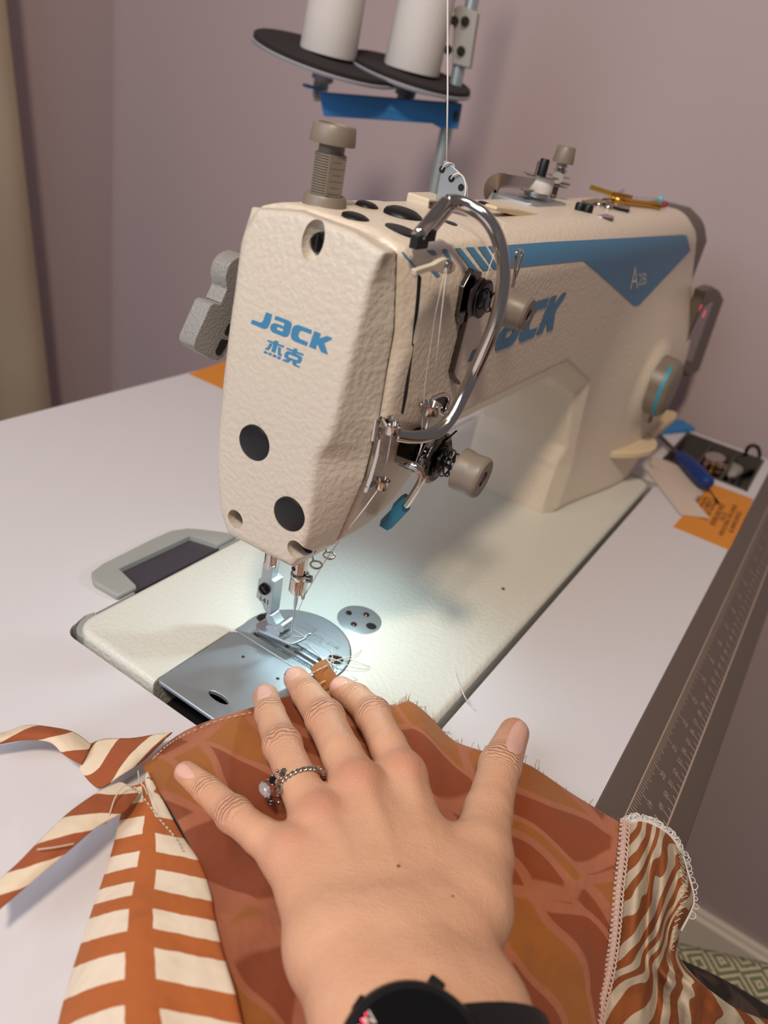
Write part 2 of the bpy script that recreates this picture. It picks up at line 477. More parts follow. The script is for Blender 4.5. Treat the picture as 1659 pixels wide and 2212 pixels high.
# ---------------------------------------------------------------- sewing machine body
sm=thing('sewing_machine','cream industrial lockstitch sewing machine with blue stripe sunk in the white table','sewing machine',(170,0,-30))
bedpoly=rrect(-66,-88.5,410,90,12,-26,6)
bed=obj('bed',prism(bedpoly,(0,0,26)),M['enamel_bed'],sm,bevel=(4,4))
boolean(bed,box((-80,-34,-24),(-11.5,30,10)))
bcv,bcf=lathe([(31.6,0),(31.6,30)],(3,-2,-24),n=48); boolean(bed,(bcv,bcf))
obj('hook_well',box((-64,-36,-25.5),(36,32,-22)),M['dark'],sm,smooth=False,label='dark hook chamber under the slide plate')
# slide plate, needle plate
sl=obj('slide_plate',prism(rrect(-64.5,-33,-10.2,29.2,2.5,-2.2,4),(0,0,2.4)),M['steel_plate'],sm,bevel=(.6,2))
fh=at(472,1507,z=0); c4=[]
boolean(sl,prism([(fh[0]+2.2*math.cos(a),fh[1]+6.2*math.sin(a),-9) for a in np.linspace(0,2*np.pi,20,endpoint=False)],(0,0,18)))
for p in ((525,1419),(600,1466)):
    a=at(*p,z=.2); obj('rivet',cyl(a+(0,0,-.6),a+(0,0,.12),.9,12),M['chrome_dark'],sl)
npoly=[(-10,30),(-10,-34)]+[(3+31*math.cos(a),-2+31*math.sin(a)) for a in np.linspace(math.radians(-90),math.radians(90),36)]
npoly=[(-10,-33)]+[(3+31*math.cos(a),-2+31*math.sin(a)) for a in np.linspace(math.radians(-88),math.radians(88),40)]+[(-10,29.2)]
npl=obj('needle_plate',prism([(x,y,-2) for x,y in npoly],(0,0,2.3)),M['steel_plate'],sm,bevel=(.5,2))
# feed slots (along Y) and needle hole
for x0,x1,y0,y1 in ((-5.4,-2.6,-22,20),(2.6,5.4,-20,17),(-1.2,1.2,-22,-5)): boolean(npl,box((x0,y0,-6),(x1,y1,6)))
boolean(npl,cyl((0,0,-6),(0,0,6),1.3,14))
sc1=at(725,1424,z=.3); sc2=at(570,1334,z=.3)
for s_ in (sc1,sc2): boolean(npl,cyl(s_+(0,0,-8),s_+(0,0,6),4.2,20))
for s_ in (sc1,sc2):
    o=obj('screw',cyl(s_+(0,0,-2.5),s_+(0,0,-.5),3.9,20),M['chrome_dark'],npl); boolean(o,obox(s_+(0,0,-.4),(4,0,0),(0,.5,0),(0,0,.7)))
fd=[]
for x0,x1,y0,y1 in ((-5,-3,-20,16),(3,5,-18,14)):
    fd.append(box((x0,y0,-6),(x1,y1,-.4)))
    for y in np.arange(y0,y1,1.4): fd.append(prism([(x0,y,-.4),(x0,y+1.3,-.4),(x0,y+.3,.5)],(x1-x0,0,0)))
obj('feed_dog',J(*fd),M['steel'],npl,smooth=False)
eng=[]
for x in (8,13,18,23): eng.append(box((x-.12,-24+abs(x-10)*.3,.2),(x+.12,15-(x-8)*.5,.36)))
def gtext(s,size,c,u,v,off=.36):
    V,F=text_mesh(s,size); u=np.asarray(u,float);v=np.asarray(v,float)
    return [np.asarray(c)+a*u+b*v for a,b,_ in V],F
for s_,p in (('1/4',(678+40,1402-8)),('1/2',(684,1379)),('3/8',(668,1358))):
    c=at(*p,z=.36)
    eng.append(gtext(s_,6.5,c,(0,-1,0),(1,0,0)))
obj('engraving',J(*eng),M['steel'],npl,smooth=False,label='engraved seam guide lines and fractions')
# round plate with screws
cp=obj('hole_cover',lathe([(0.01,-1),(13,-1),(13,.25),(12.4,.5),(0.01,.5)],(48,-14.3,0),n=40),M['steel_plate'],sm)
hcv=at(802.2,1352.4,z=.5); boolean(cp,cyl(hcv+(0,0,-5),hcv+(0,0,5),3.1,20))
obj('hole_bottom',cyl(hcv+(0,0,-.9),hcv+(0,0,-.3),3.3,16),M['dark'],cp)
for p in ((753.4,1324.4),(791.4,1328),(764.2,1348.8)):
    a=at(*p,z=.5); obj('screw',lathe([(1.9,-.3),(1.9,.3),(1.4,.8),(.01,.8)],a,n=16),M['chrome_dark'],cp)
a=at(1087,1272,z=0); obj('oil_hole',cyl(a+(0,0,-.5),a+(0,0,.12),1.3,14),M['dark'],sm)
# ---- arm (cast body)
PA=[(27,219.5),(2.9,224),(-21,223.3),(-39,220),(-43.7,194),(-44.6,159),(-43.2,131.6),(-35.5,96.5),(-16.5,74.3),(22,73.8),(31,100),(33,140),(32.8,158),(31,205)]
prof=[(-27.5,223.5),(36,223.5),(250,222.5),(420,221.5),(450,214),(463,196),(471,165),(474,120),(466,70),(452,34),(420,8),(402,-2),(262,-2),(262,60),(245,104),(178,129),(42,136),(-27.5,150)]
opening=[(44,-20),(44,131),(180,131),(242,106),(263,40),(265,-20)]
def arm_sdf(X,Y,Z):
    d2=polysdf(X,Z,prof)
    flare=23*sstep(262,400,X)*(1-sstep(95,190,Z))
    yf=-47-flare
    yb=33.
    r=7+15*sstep(175,205,Z)
    dy=np.maximum(yf-Y,Y-yb)
    slab=rint(d2,dy,r)
    o=13*np.clip((-39.5-Y)/7.5,0,3)
    dop=polysdf(X,Z,opening)-o
    o2=np.clip((Y-26)/7,0,2)*8
    slab=np.maximum(slab,-(dop)*.8)
    # head block
    head=rint(polysdf(Y,Z,PA),np.maximum(-27.5-X,X-41),5)
    head=smax(head,.235*X-.899*Y-.37*Z+2.1,5)
    head=smax(head,.33*X-.94*Z+58,5)
    head=np.maximum(head,-(27.5+X))
    d=smin(slab,head,5)
    d=np.maximum(d,-27.5-X)
    # round boss for the stitch dial
    rr=np.sqrt((X-376)**2+(Z-93)**2); bo=rint(rr-(31+(-(Y+62))*.5*-1*.5),np.maximum(-66-Y,Y+20),5)
    d=smin(d,bo,10)
    return d
av,af=surfnet(arm_sdf,(-31,-80,-6),(482,42,232),2.4)
arm=obj('arm',(av,af),M['enamel_arm'],sm,angle=50,label='cream cast arm, head and column')
ABV=bvh(arm)
# ---- face cover
PB=[(16.4,221.6),(-2.7,225),(-26.4,224),(-41.2,220.6),(-39.8,217.4),(-38.2,209.8),(-38.4,201.9),(-37.9,190.1),(-37.6,179.1),(-37.1,168.9),(-36.7,159.1),(-35.4,150),(-31,142.4),(-30.6,137.8),(-31.4,125.8),(-32.2,105.3),(-30,93.4),(-27,88.4),(8.7,87.9),(13.8,96.9),(17.8,116),(18.7,129.6),(18.3,146.4),(18,165.9),(18.3,190.5),(19.5,210.8)]
def cover_sdf(X,Y,Z):
    xc=-47+np.where(Z>150,8.6*((Z-150)/75)**2,0)
    t=np.clip((-29-X)/(-29-xc),0,1.15)
    d=polysdf(Y,Z,PA)*(1-t)+polysdf(Y,Z,PB)*t
    d=smax(d*.8,xc-X,2.2)
    return np.maximum(d,X+28.1)
cvv,cvf=surfnet(cover_sdf,(-52,-52,66),(-26,40,232),1.0)
cov=obj('face_cover',(cvv,cvf),M['enamel_hammer'],sm,angle=60,label='textured cream end cover with blue lettering')
CBV=bvh(cov)
seam_loop=[(y*.985-.1,z*.985+2.2) for y,z in PA]
obj('seam_shade',prism([(-28.4,y,z) for y,z in seam_loop],(1.5,0,0)),M['dark'],sm,smooth=False)  # dark filler added so the gap behind the cover reads as a shaded seam
def onc(px,py): return cast(CBV,px,py,0)
# screw recess at the top, two open holes at the bottom, two black plugs
p0=onc(674,527); 
boolean(cov,sphere(p0+(0,0,1.5),6.4,16,(1,.74,1.15)))
boolean(cov,cyl(p0+(-10,0,0),p0+(7,0,0),3.9,24))
obj('screw',lathe([(.01,0),(3.7,0),(3.7,2),(2.9,3),(.01,3.2)],p0+(6,0,0),(-1,0,0),24),M['black_gloss'],cov)
obj('screw_slot',obox(p0+(2.9,0,0),(.4,0,0),(0,.45,.0),(0,0,2.9)),M['dark'],cov)
for p,r in (((508,1124),4.2),((637,1190),4.1)):
    q=onc(*p); boolean(cov,cyl(q+(-10,0,2),q+(12,0,-1),r,28))
    obj('hole_bottom',cyl(q+(9,0,-1),q+(11,0,-1),r*1.05,24),M['black_rubber'],cov)
    
for p,r in (((551,957),7.7),((626,1111),7.7)):
    q=onc(*p); n=nrm((-1,-.08,-.05))
    obj('plug',lathe([(r,-2),(r,.2),(r*.96,.7),(r*.8,1.1),(r*.4,1.5),(.01,1.6)],q,n,36),M['black_rubber'],cov)
# printed logo on the cover
def k4(l): return [(520+x/7.541,660+y/7.541) for x,y in l]
LOGO=[[[(415,105),(515,145),(480,290),(450,355),(415,378),(370,378),(165,292),(188,230),(315,275),(345,272),(370,235)]],
[[(570,165),(780,243),(822,275),(836,320),(800,450),(775,498),(735,515),(690,505),(515,432),(483,390),(480,350),(505,300),(550,285),(600,295),(700,338),(715,300),(700,280),(548,226)],[(600,345),(700,385),(682,420),(665,420),(590,390)]],
[[(930,312),(1165,400),(1148,467),(1005,412),(965,420),(945,470),(945,510),(970,545),(1100,598),(1080,662),(880,585),(830,545),(815,490),(835,385),(870,330)]],
[[(1200,412),(1308,455),(1285,535),(1405,495),(1490,525),(1480,555),(1365,612),(1425,805),(1310,755),(1250,630),(1222,715),(1113,672)]]]
HAN=[[[(442,555),(715,658),(702,688),(435,583)]],[[(552,562),(620,585),(562,772),(497,748)]],[[(470,610),(525,625),(490,690),(455,730),(398,712),(405,688),(440,680)]],[[(608,668),(660,690),(650,770),(672,800),(665,830),(615,810),(605,780)]],
[[(385,735),(440,755),(430,790),(375,770)]],[[(458,763),(510,780),(498,818),(448,800)]],[[(530,790),(588,812),(575,852),(518,830)]],[[(603,820),(660,845),(645,882),(592,862)]],
[[(750,682),(1030,790),(1018,820),(745,712)]],[[(868,692),(932,712),(905,790),(838,768)]],
[[(760,742),(790,745),(960,810),(1000,840),(1000,890),(975,935),(940,942),(720,850),(708,815),(725,770)],[(790,793),(930,850),(935,880),(915,890),(785,840),(775,815)]],
[[(775,860),(835,880),(790,920),(760,930),(680,895),(690,872),(740,878)]],[[(845,890),(920,920),(905,965),(965,990),(955,1017),(860,975),(838,940)]]]
D=[decal(CBV,[k4(l) for l in g],.1) for g in LOGO+HAN]
obj('logo',J(*[d for d in D if d]),M['blue_print'],cov,smooth=False,label='blue printed word mark')
# ---- stripe and lettering on the arm front
def pq(*q,nu=10,nv=6): return decal_quad(ABV,q,nu,nv,.3)
Q=[]
k3=lambda x,y:(900+x/7.541,320+y/7.541)
Q.append(pq(k3(150,1665),k3(270,1660),k3(330,1735),k3(260,1745)))
Q.append(pq(k3(405,1650),k3(480,1645),(975,563),(966,560)))
k5=lambda x,y:(980+x/9.217,520+y/9.217)
Q.append(pq((925,579),(936,578),(950,596),(942,599)))
Q.append(pq((866,545),(870.6,544),(899,578),(899,582.5)))
for a,b,c,d in (((10,150),(125,150),(490,605),(370,630)),((235,135),(380,130),(725,575),(580,600)),((465,125),(625,118),(890,560),(790,572)),((675,115),(860,105),(1000,300),(980,520))):
    Q.append(pq(k5(*a),k5(*b),k5(*c),k5(*d)))
Q.append(pq((1084,531),(1180,523.5),(1180,571),(1100,579)))
Q.append(pq((1180,523.5),(1330,515.5),(1259.6,563),(1180,571),nu=14))
Q.append(pq((1330,515.5),(1475,507),(1480,549),(1259.6,563),nu=20,nv=6))
Q.append(pq((1475,507),(1483,509),(1491,541),(1480,549),nu=4))
Q.append(decal(ABV,[[(1480,549),(1491,541),(1382,657),(1375,662),(1415,622)]],.25))
Q.append(pq((1259.6,563),(1480,549),(1450,584),(1285,584),nu=20,nv=4)); Q.append(pq((1285,584),(1450,584),(1415,622),(1327,622),nu=14,nv=4)); Q.append(pq((1327,622),(1415,622),(1380,659),(1370,661),nu=8,nv=4))
obj('stripe',J(*[q for q in Q if q]),M['blue_print'],arm,angle=None,label='blue printed stripe with a hatched start and V point')
# side word mark, same letters drawn on the front plane
def side_logo():
    pts=np.array([(x,y) for g in LOGO for l in g for x,y in l])
    base=[np.array([at(*p,x=-46)[1:] for p in k4(l)]) for g in LOGO for l in g]
    allp=np.concatenate(base); y1,y0=allp[:,0].max(),allp[:,0].min(); z0,z1=allp[:,1].min(),allp[:,1].max()
    out=[]
    for g in LOGO:
        L=[]
        for l in g:
            r=np.array([at(*p,x=-46)[1:] for p in k4(l)])
            u=(y1-r[:,0])/(y1-y0); v=(r[:,1]-z0)/(z1-z0)
            L.append([(36+104*a+3*b,169.5+20.5*b) for a,b in zip(u,v)])
        tri=geometry.tessellate_polygon([[Vector((p[0],p[1],0)) for p in l] for l in L])
        P=[p for l in L for p in l]; V=[(x,-47.35,z) for x,z in P]
        F=[]
        for t in tri:
            a,b,c=[np.array(V[i]) for i in t]; n=np.cross(b-a,c-a); F.append(list(t) if n[1]<0 else list(t)[::-1])
        out.append((V,F))
    return J(*out)
obj('side_logo',side_logo(),M['blue_print'],arm,smooth=False,label='blue printed word mark on the arm front')
def textdecal(bv,s,size,o,u,v,off=.3):
    V,F=text_mesh(s,size); P=[cast(bv,o[0]+a*u[0]+b*v[0],o[1]+a*u[1]+b*v[1],off) for a,b,_ in V]
    return np.array(P),F
obj('model_lettering',J(textdecal(ABV,'A',60,(1369,603),(.42,-.06),(.07,-1.15),.5),textdecal(ABV,'2B',36,(1386,604),(.48,-.08),(.06,-1.0),.5)),M['white_print'],arm,smooth=False,label='small white model lettering')
# ---------------------------------------------------------------- machine fittings
def part(n,VF,m,p=None,**k): return obj(n,VF,M[m],p or sm,**k)
# pressure regulator on the head top
rx,ry=-12,6
zz=lambda py: zat(rx,ry,py)
b0=221.; rg=part('pressure_regulator',lathe([(.01,0),(9.0,0),(8.7,1.5),(8.2,6.6),(7.6,7.6),(.01,7.6)],(rx,ry,b0),n=36),'gray_taupe')
pr_=[(.01,0)]
for i in range(16): pr_+= [(5.6,i*.92),(6.1,i*.92+.3),(6.1,i*.92+.5),(5.6,i*.92+.8)]
pr_+=[(5.6,14.8),(4.9,15),(4.9,18.6),(.01,18.6)]
part('threaded_sleeve',lathe(pr_,(rx,ry,b0+7.4),n=32),'gray_taupe',rg)
fl=[]
for i in range(6):
    z=b0+9+i*2.2; L=2.6 if i%2==0 else 1.7
    c=nrm((-.45,-.9,0)); t=np.array([c[1],-c[0],0]); p=np.array([rx,ry,z])+c*6.1
    fl.append(obox(p,t*L,c*.12,(0,0,.14)))
part('scale_plate',J(obox(np.array([rx,ry,b0+15])+nrm((-.45,-.9,0))*5.5,np.array([-.9,.45,0])*3.2,nrm((-.45,-.9,0))*.55,(0,0,7.2)),*fl),'gray_taupe',rg,smooth=False)
part('cap',lathe([(.01,0),(8.5,0),(8.6,.8),(8.1,5.8),(7.5,6.6),(6.2,6.7),(6.0,6.0),(.01,6.0)],(rx,ry,b0+25.4),n=36),'gray_taupe',rg)
# black oil caps and sunk screws on the top
def topcap(px,py,r,h,m='black_rubber',n='oil_cap'):
    q=cast(ABV,px,py,0)
    if q is None: return
    part(n,lathe([(r,-1.5),(r,.2),(r*.93,h*.45),(r*.7,h*.8),(r*.35,h),(.01,h)],q,(0,-.12,1),28),m)
topcap(871,466,8.2,2.8); topcap(768,471,5.4,1.6); topcap(793,446,4.8,1.8); topcap(866,496,6.2,.5); topcap(1046,441,3.6,1.2); topcap(973,482,3.0,.4)
topcap(775,458,4.0,.25,'enamel_smooth','plug')
# finger guard: flattened chrome bar looped in front of the take-up lever
gp=[at(903,509,x=-24),at(925,483,x=-17),at(948,455,x=-12),at(963,438,x=-8)]
g2=[at(966,437,x=-7),at(985,437,x=-4),at(1012,445,x=-2),at(1045,466,x=-1),at(1068,498,x=0),at(1081,535,x=0),at(1088,585,x=0),at(1083,640,x=0),at(1068,700,x=0),at(1046,755,x=0),at(1022,808,x=0),at(999,857,x=-2),at(974,903,x=-6),at(948,930,x=-11),at(918,942,x=-16),at(885,944,x=-21),at(858,940,x=-25)]
gd=part('finger_guard',sweep(cr(g2,7),circ(2.7,16,1.9)*1.0,up=(1,0,0)),'chrome',angle=None,label='bent chrome guard bar over the take-up lever')
part('guard_post',J(tube(gp,2.5,14,smooth=4),tube([p+np.array([5.5,1.5,-2]) for p in gp],2.5,14,smooth=4)),'chrome',gd,angle=None)
part('guard_foot',J(obox(at(906,522,x=-23),(4,0,0),(0,1.5,0),(0,0,2.2)),obox(at(928,508,x=-17),(2,0,0),(0,1.5,0),(0,0,1.8))),'dark',gd,smooth=False)
# slit and take-up lever
part('lever_slit',decal(ABV,[[(903,520),(911,522),(910,600),(905,660),(893,750),(880,850),(871,893),(866,893),(874,840),(889,740),(899,640),(902,590)]],.12),'dark',arm,smooth=False,label='dark slit for the take-up lever')
tl=[(899,584),(920,577),(940,571),(955,562),(966,558),(979,562),(986,573),(983,586),(972,593),(958,592),(944,587),(925,587),(899,597)]
tu=part('take_up_lever',prism(ats(tl,y=-52),(0,2.2,0)),'enamel_smooth',bevel=(.4,2))
ec=at(966,573,y=-52); part('thread_eye',lathe([(1.0,0),(2.3,0),(2.3,.9),(1.7,1.3),(1.0,.9)],ec,(0,-1,0),22),'chrome',tu); part('eye_hole',cyl(ec+(0,-.15,0),ec+(0,-.3,0),1.05,14),'dark',tu)
# clip thread guide at the seam, with two rings and a plate
def cup(px,py,y,ro,h,n='thread_guide',p=None):
    c=at(px,py,y=y)
    return c,part(n,lathe([(ro*.45,0),(ro*.95,h*.1),(ro*.95,h*.85),(ro*1.05,h),(ro*.95,h*1.05),(ro*.6,h*.55),(ro*.45,0)],c-np.array([0,0,h/2]),(0,0,1),26),'chrome',p)
a=at(815,904,x=-28.6); b=at(808,950,x=-28.6)
cl=part('seam_guide',J(cyl(a,b,1.9,18)),'chrome')
c,_=cup(848,927,-52,3.2,4.2,'guide_ring',cl)
part('guide_arm',sweep(cr([a+(1,-.8,-1),at(828,913,y=-49),at(840,907,y=-50.5),c+(0,3,1.2)],5),[(-.5,-1.9),(.5,-1.9),(.5,1.9),(-.5,1.9)],up=(0,-.3,1)),'chrome',cl,angle=30)
pl=[(817,950),(823,948),(818,985),(803,1040),(792,1066),(784,1063),(796,1030),(808,990)]
part('guide_plate',prism(ats(pl,x=-29.5),(1.2,.8,0)),'chrome',cl,bevel=(.25,2))
c,_=cup(825,1046,-47,3.0,4.2,'guide_ring',cl)
part('guide_arm',sweep([at(796,1046,x=-29),at(806,1044,y=-44),c+(0,2.4,.5)],[(-.5,-1.6),(.5,-1.6),(.5,1.6),(-.5,1.6)],up=(0,-.3,1)),'chrome',cl,angle=30)
# looped guide on the arm front
c,mg=cup(930,884,-53,4.3,4.6,'mid_guide'); 
part('guide_loop',tube([c+(-3.5,3,1.5),at(922,872,y=-49),at(940,858,y=-48),at(958,852,y=-48),at(968,858,y=-48),at(966,874,y=-48),at(955,895,y=-49),c+(4,2,1)],1.0,10,smooth=6),'chrome',mg,angle=None)
part('loop_back',prism(ats([(925,876),(942,860),(960,855),(965,862),(962,880),(945,895)],y=-47.6),(0,.5,0)),'black_gloss',mg,smooth=False)
# main tension assembly
tx,tz=3.,137.4
mt=part('tension_assembly',lathe([(9.5,0),(9.5,7.2),(8.6,8),(.01,8)],(tx,-44,tz),(0,-1,0),32),'black_chrome',label='black chrome tension discs with a gray knob')
def disc(y,r,p,m='black_chrome',cx=tx,cz=tz):
    return part('disc',lathe([(3,0),(r*.62,.2),(r*.86,1.0),(r,1.7),(r,2.1),(r*.84,1.5),(r*.6,.7),(3,.5)],(cx,y,cz),(0,-1,0),36),m,p)
disc(-53.5,10.6,mt,'chrome_dark'); part('disc',lathe([(3,0),(8,.2),(10,.9),(11.4,.2),(11.4,.7),(10,1.5),(8,.8),(3,.6)],(tx,-58.2,tz),(0,-1,0),40),'chrome_dark',mt)
part('disc',lathe([(2.5,0),(7.8,.1),(8,.9),(5.5,1.2),(5.3,2.2),(2.5,2.4)],(tx,-59.6,tz),(0,-1,0),32),'black_chrome',mt)
part('post',cyl((tx,-48,tz),(tx,-80,tz),2.4,16),'chrome_dark',mt)
h=[]
for i in range(110):
    t=i/109; r=6.8-2.8*t; a=t*2*np.pi*3.6; h.append((tx+r*math.cos(a),-61.6-7.6*t,tz+r*math.sin(a)))
part('conical_spring',tube(h,.42,8),'black_gloss',mt,angle=None)
part('check_spring',tube([at(905,1003,y=-51),at(930,980,y=-56),at(987,930,y=-62)],.42,8),'black_gloss',mt)
part('check_hook',tube([at(902,1002,y=-53),at(908,990,y=-56),at(917,984,y=-57),at(924,986,y=-57),at(927,993,y=-56)],.4,8,smooth=4),'chrome',mt,angle=None)
kb=[(.01,0),(6,0),(9.0,.8),(9.2,2.5),(8.7,5.5),(8.7,7.3),(9.1,10.4),(8.8,11.8),(8.1,12.5),(4.0,12.5),(3.6,12.1),(3.5,10),(.01,10)]
part('knob',lathe(kb,(tx,-68.2,tz),nrm((.06,-1,-.06)),40),'gray_taupe',mt,label='gray tension knob')
kc=np.array([tx,-68.2,tz])+nrm((.06,-1,-.06))*10.1; part('knob_hole',cyl(kc,kc+nrm((.06,-1,-.06))*.2,3.5,20),'dark',mt)
# upper pre-tension
ux,uz=20.,202.
pt=part('pretension',prism([(ux-4,-46.4,uz+11),(ux+5,-46.4,uz+9),(ux+7,-46.4,uz-9),(ux-4,-46.4,uz-12),(ux-8,-46.4,uz-8),(ux-9,-46.4,uz+4)],(0,-2.6,0)),'chrome_dark',bevel=(.6,2))
for y in (-49.5,-52.3):
    part('disc',lathe([(2.5,0),(5,.1),(7,.8),(7.9,1.7),(7.9,2.0),(6.8,1.3),(5,.6),(2.5,.4)],(ux,y,uz),(0,-1,0),30),'black_chrome',pt)
part('disc',lathe([(2,0),(6.8,.2),(6.9,.6),(2,1.2)],(ux,-54.4,uz),(0,-1,0),24),'black_gloss',pt)
h=[(ux+(4.6-1.6*t)*math.cos(t*21),-55.5-8*t,uz+(4.6-1.6*t)*math.sin(t*21)) for t in np.linspace(0,1,80)]
part('spring',tube(h,.35,7),'black_gloss',pt,angle=None)
part('knob',lathe([(.01,0),(6.4,0),(7.7,.6),(7.8,2.4),(7.2,3.2),(6.9,10.2),(6.1,11.2),(2.5,11.2),(2.4,9),(.01,9)],(ux,-63.2,uz),nrm((.06,-1,-.05)),32),'gray_taupe',pt,label='small gray knob')
part('knob_hole',cyl((ux+.6,-72.6,uz-.45),(ux+.61,-72.8,uz-.46),2.3,16),'dark',pt)
part('cotter_pin',tube(ats([(1102,640),(1111,602),(1114,560),(1116,546),(1122,541),(1129,546),(1127,556),(1118,585),(1109,608)],y=-56),.75,10,smooth=4),'chrome',pt,angle=None)
part('thread_rail',J(sweep(ats([(1009,652),(1001,690),(987,745),(972,802),(974,812),(986,826)],y=-47.8),[(-.6,-1.9),(.6,-1.9),(.6,1.9),(-.6,1.9)],up=(0,-1,0))),'chrome_dark',pt,angle=25)
# bent chrome thread rod with a blue clip
rd=part('thread_rod',tube([at(858,992,x=-12),at(882,1001,x=-13),at(898,1008,x=-13),at(909,1018,x=-12),at(912,1030,x=-11),at(905,1048,x=-8),at(876,1094,x=0)],1.7,14,smooth=6),'chrome',angle=None)
cp_=[(872,1076),(888,1088),(884,1102),(846,1142),(836,1147),(818,1136),(838,1120),(846,1098),(862,1082)]
ck=prism(ats(cp_,x=0),(5,2,0)); part('blue_clip',ck,'blue_clip',rd,bevel=(.4,2),label='blue plastic clip')
part('clip_jaw',prism(ats([(820,1128),(848,1100),(851,1106),(830,1133)],x=4),(3,1,0)),'blue_clip',rd,bevel=(.3,1))
# needle bar, needle, presser bar and foot
nb=part('needle_bar',J(cyl((0,-.5,48),(0,0,110),3.7,28)),'chrome')
part('needle_clamp',lathe([(4.1,0),(4.7,.7),(4.7,7.5),(4.5,8.6),(4.9,9.4),(4.9,11),(3.7,11.4),(3.7,0)],(0,-1,37.6),n=30),'chrome',nb)
part('bar_hole',cyl((-3.4,.9,52.3),(-3.75,.9,52.3),1.3,16),'dark',nb)
part('set_screw',lathe([(.01,0),(2,0),(2,2.6),(.01,2.6)],(.5,-5,47.5),nrm((.3,-1,.2)),16),'chrome_dark',nb)
part('thread_ring',tube([(-1,-4,39.6),(-1.6,-5.2,37),(-.8,-5.4,35.2),(.4,-5.2,35.6),(.8,-4.8,37.5)],.5,8,smooth=5),'chrome',nb,angle=None)
part('needle',lathe([(.01,0),(.25,.6),(.5,4),(.55,17),(1.05,21),(1.05,30),(.01,30)],(0,-1,9),n=14),'steel',nb)
pb=part('presser_bar',J(cyl((-.5,17,44),(-.5,17,110),4.0,28)),'chrome')
part('bar_flat',obox((-1.5,16.6,41),(2.7,0,0),(0,3.2,0),(0,0,6)),'steel',pb,bevel=(.3,2))
k9=lambda x,y:(540+x/9.219,1180+y/9.219)
sh=[(165,655),(320,565),(480,720),(455,1000),(408,1360),(290,1290),(230,1130),(120,1010)]
ft=part('presser_foot',prism([at(*k9(*p),x=-4) for p in sh],(7.5,0,0)),'steel',bevel=(.4,2),label='steel presser foot')
scp=at(*k9(300,845),x=-4); s0=part('screw',lathe([(.01,0),(3.3,0),(3.2,1.4),(2.4,2.4),(.01,2.7)],scp,(-1,0,0),24),'black_gloss',ft)
boolean(s0,obox(scp+(-2.6,0,0),(.9,0,0),(0,2.9,1.6),(0,-.28,.5)))
V,F=text_mesh('141',4.6); c=at(*k9(280,1085),x=-4.1)
part('number',([c+np.array([0,-1,0])*a*1.05+np.array([0,0,1])*b for a,b,_ in V],F),'dark',ft,smooth=False,label='stamped number 141')
nk=[(345,1330),(415,1380),(480,1500),(560,1610),(430,1640),(350,1540),(300,1400)]
part('foot_neck',prism([at(*k9(*p),x=-3.5) for p in nk],(7,0,0)),'steel',ft,bevel=(.5,2))
hb=[(275,1600),(345,1555),(430,1570),(560,1660),(590,1720),(560,1820),(330,1700)]
part('hinge_block',prism([at(*k9(*p),x=-4) for p in hb],(8,0,0)),'steel',ft,bevel=(.5,2))
part('hinge_pin',cyl((-4.2,3.6,13.2),(4.6,3.6,13.2),2.6,20),'steel',ft)
def sole(l,z,th=1.5):
    P=[at(*k9(*p),z=z) for p in l]
    for p in P:
        p[2]+=max(0,-6-p[1])*.35
    V,F=prism(P,(0,0,-th)); return V,F
sl1=[(345,1400),(130,1535),(118,1600),(190,1675),(560,1825),(790,1935),(860,1940),(1000,1895),(1125,1835),(1140,1805),(1020,1822),(900,1812),(780,1760),(705,1735),(640,1660),(480,1500)]
sl2=[(705,1735),(760,1728),(880,1790),(1000,1812),(1110,1795),(1225,1752),(1215,1728),(1080,1745),(960,1720),(860,1650),(780,1560),(640,1660)]
part('sole',J(sole(sl1,8.5),sole(sl2,8.5)),'steel',ft,bevel=(.3,2))
# two small wire thread loops under the head, LED lamp
for p,yy in (((683,1220),-18),((711,1200),-14)):
    c=at(*p,y=yy)
    part('wire_loop',tube([c+np.array([3.0*math.cos(a),2.6*math.sin(a),.3*math.sin(a)]) for a in np.linspace(0,2*np.pi,22,endpoint=False)],.55,8,closed=True),'chrome',angle=None)
    part('wire_stem',tube([c+(1,2.6,0),c+(1,4,4),c+(1,6,12)],.55,8,smooth=3),'chrome',angle=None)
part('lamp',lathe([(.01,0),(3,0),(3.4,1),(3.4,5),(.01,5)],(27,4,71.5),n=20),'led',label='white LED lamp under the head')
# three-hole thread plate on the arm top, raised pad
tp=[(958,347),(966,348.5),(1001,381),(1010,402),(1011.4,428),(1000,436),(941,430),(951.7,373)]
th=part('thread_plate',prism(ats(tp,x=60),(1.4,0,0)),'steel_plate',bevel=(.3,2),label='steel three-hole thread plate')
for p in ((955,366),(975,386),(996,405)):
    c=at(*p,x=59.9); part('hole',cyl(c,c+(-.15,0,0),1.5,12),'dark',th)
bs=at(995,450,z=224); part('plate_base',J(cyl((64,-3,221),(64,-3,226),5,20)),'chrome_dark',th)
pd=at(922,432,z=224.5); part('raised_pad',prism([pd+np.array(v) for v in ((-9,-6,-3),(12,-6,-3),(15,8,-3),(-6,8,-3))],(0,0,5)),'enamel_smooth',bevel=(1.2,3))
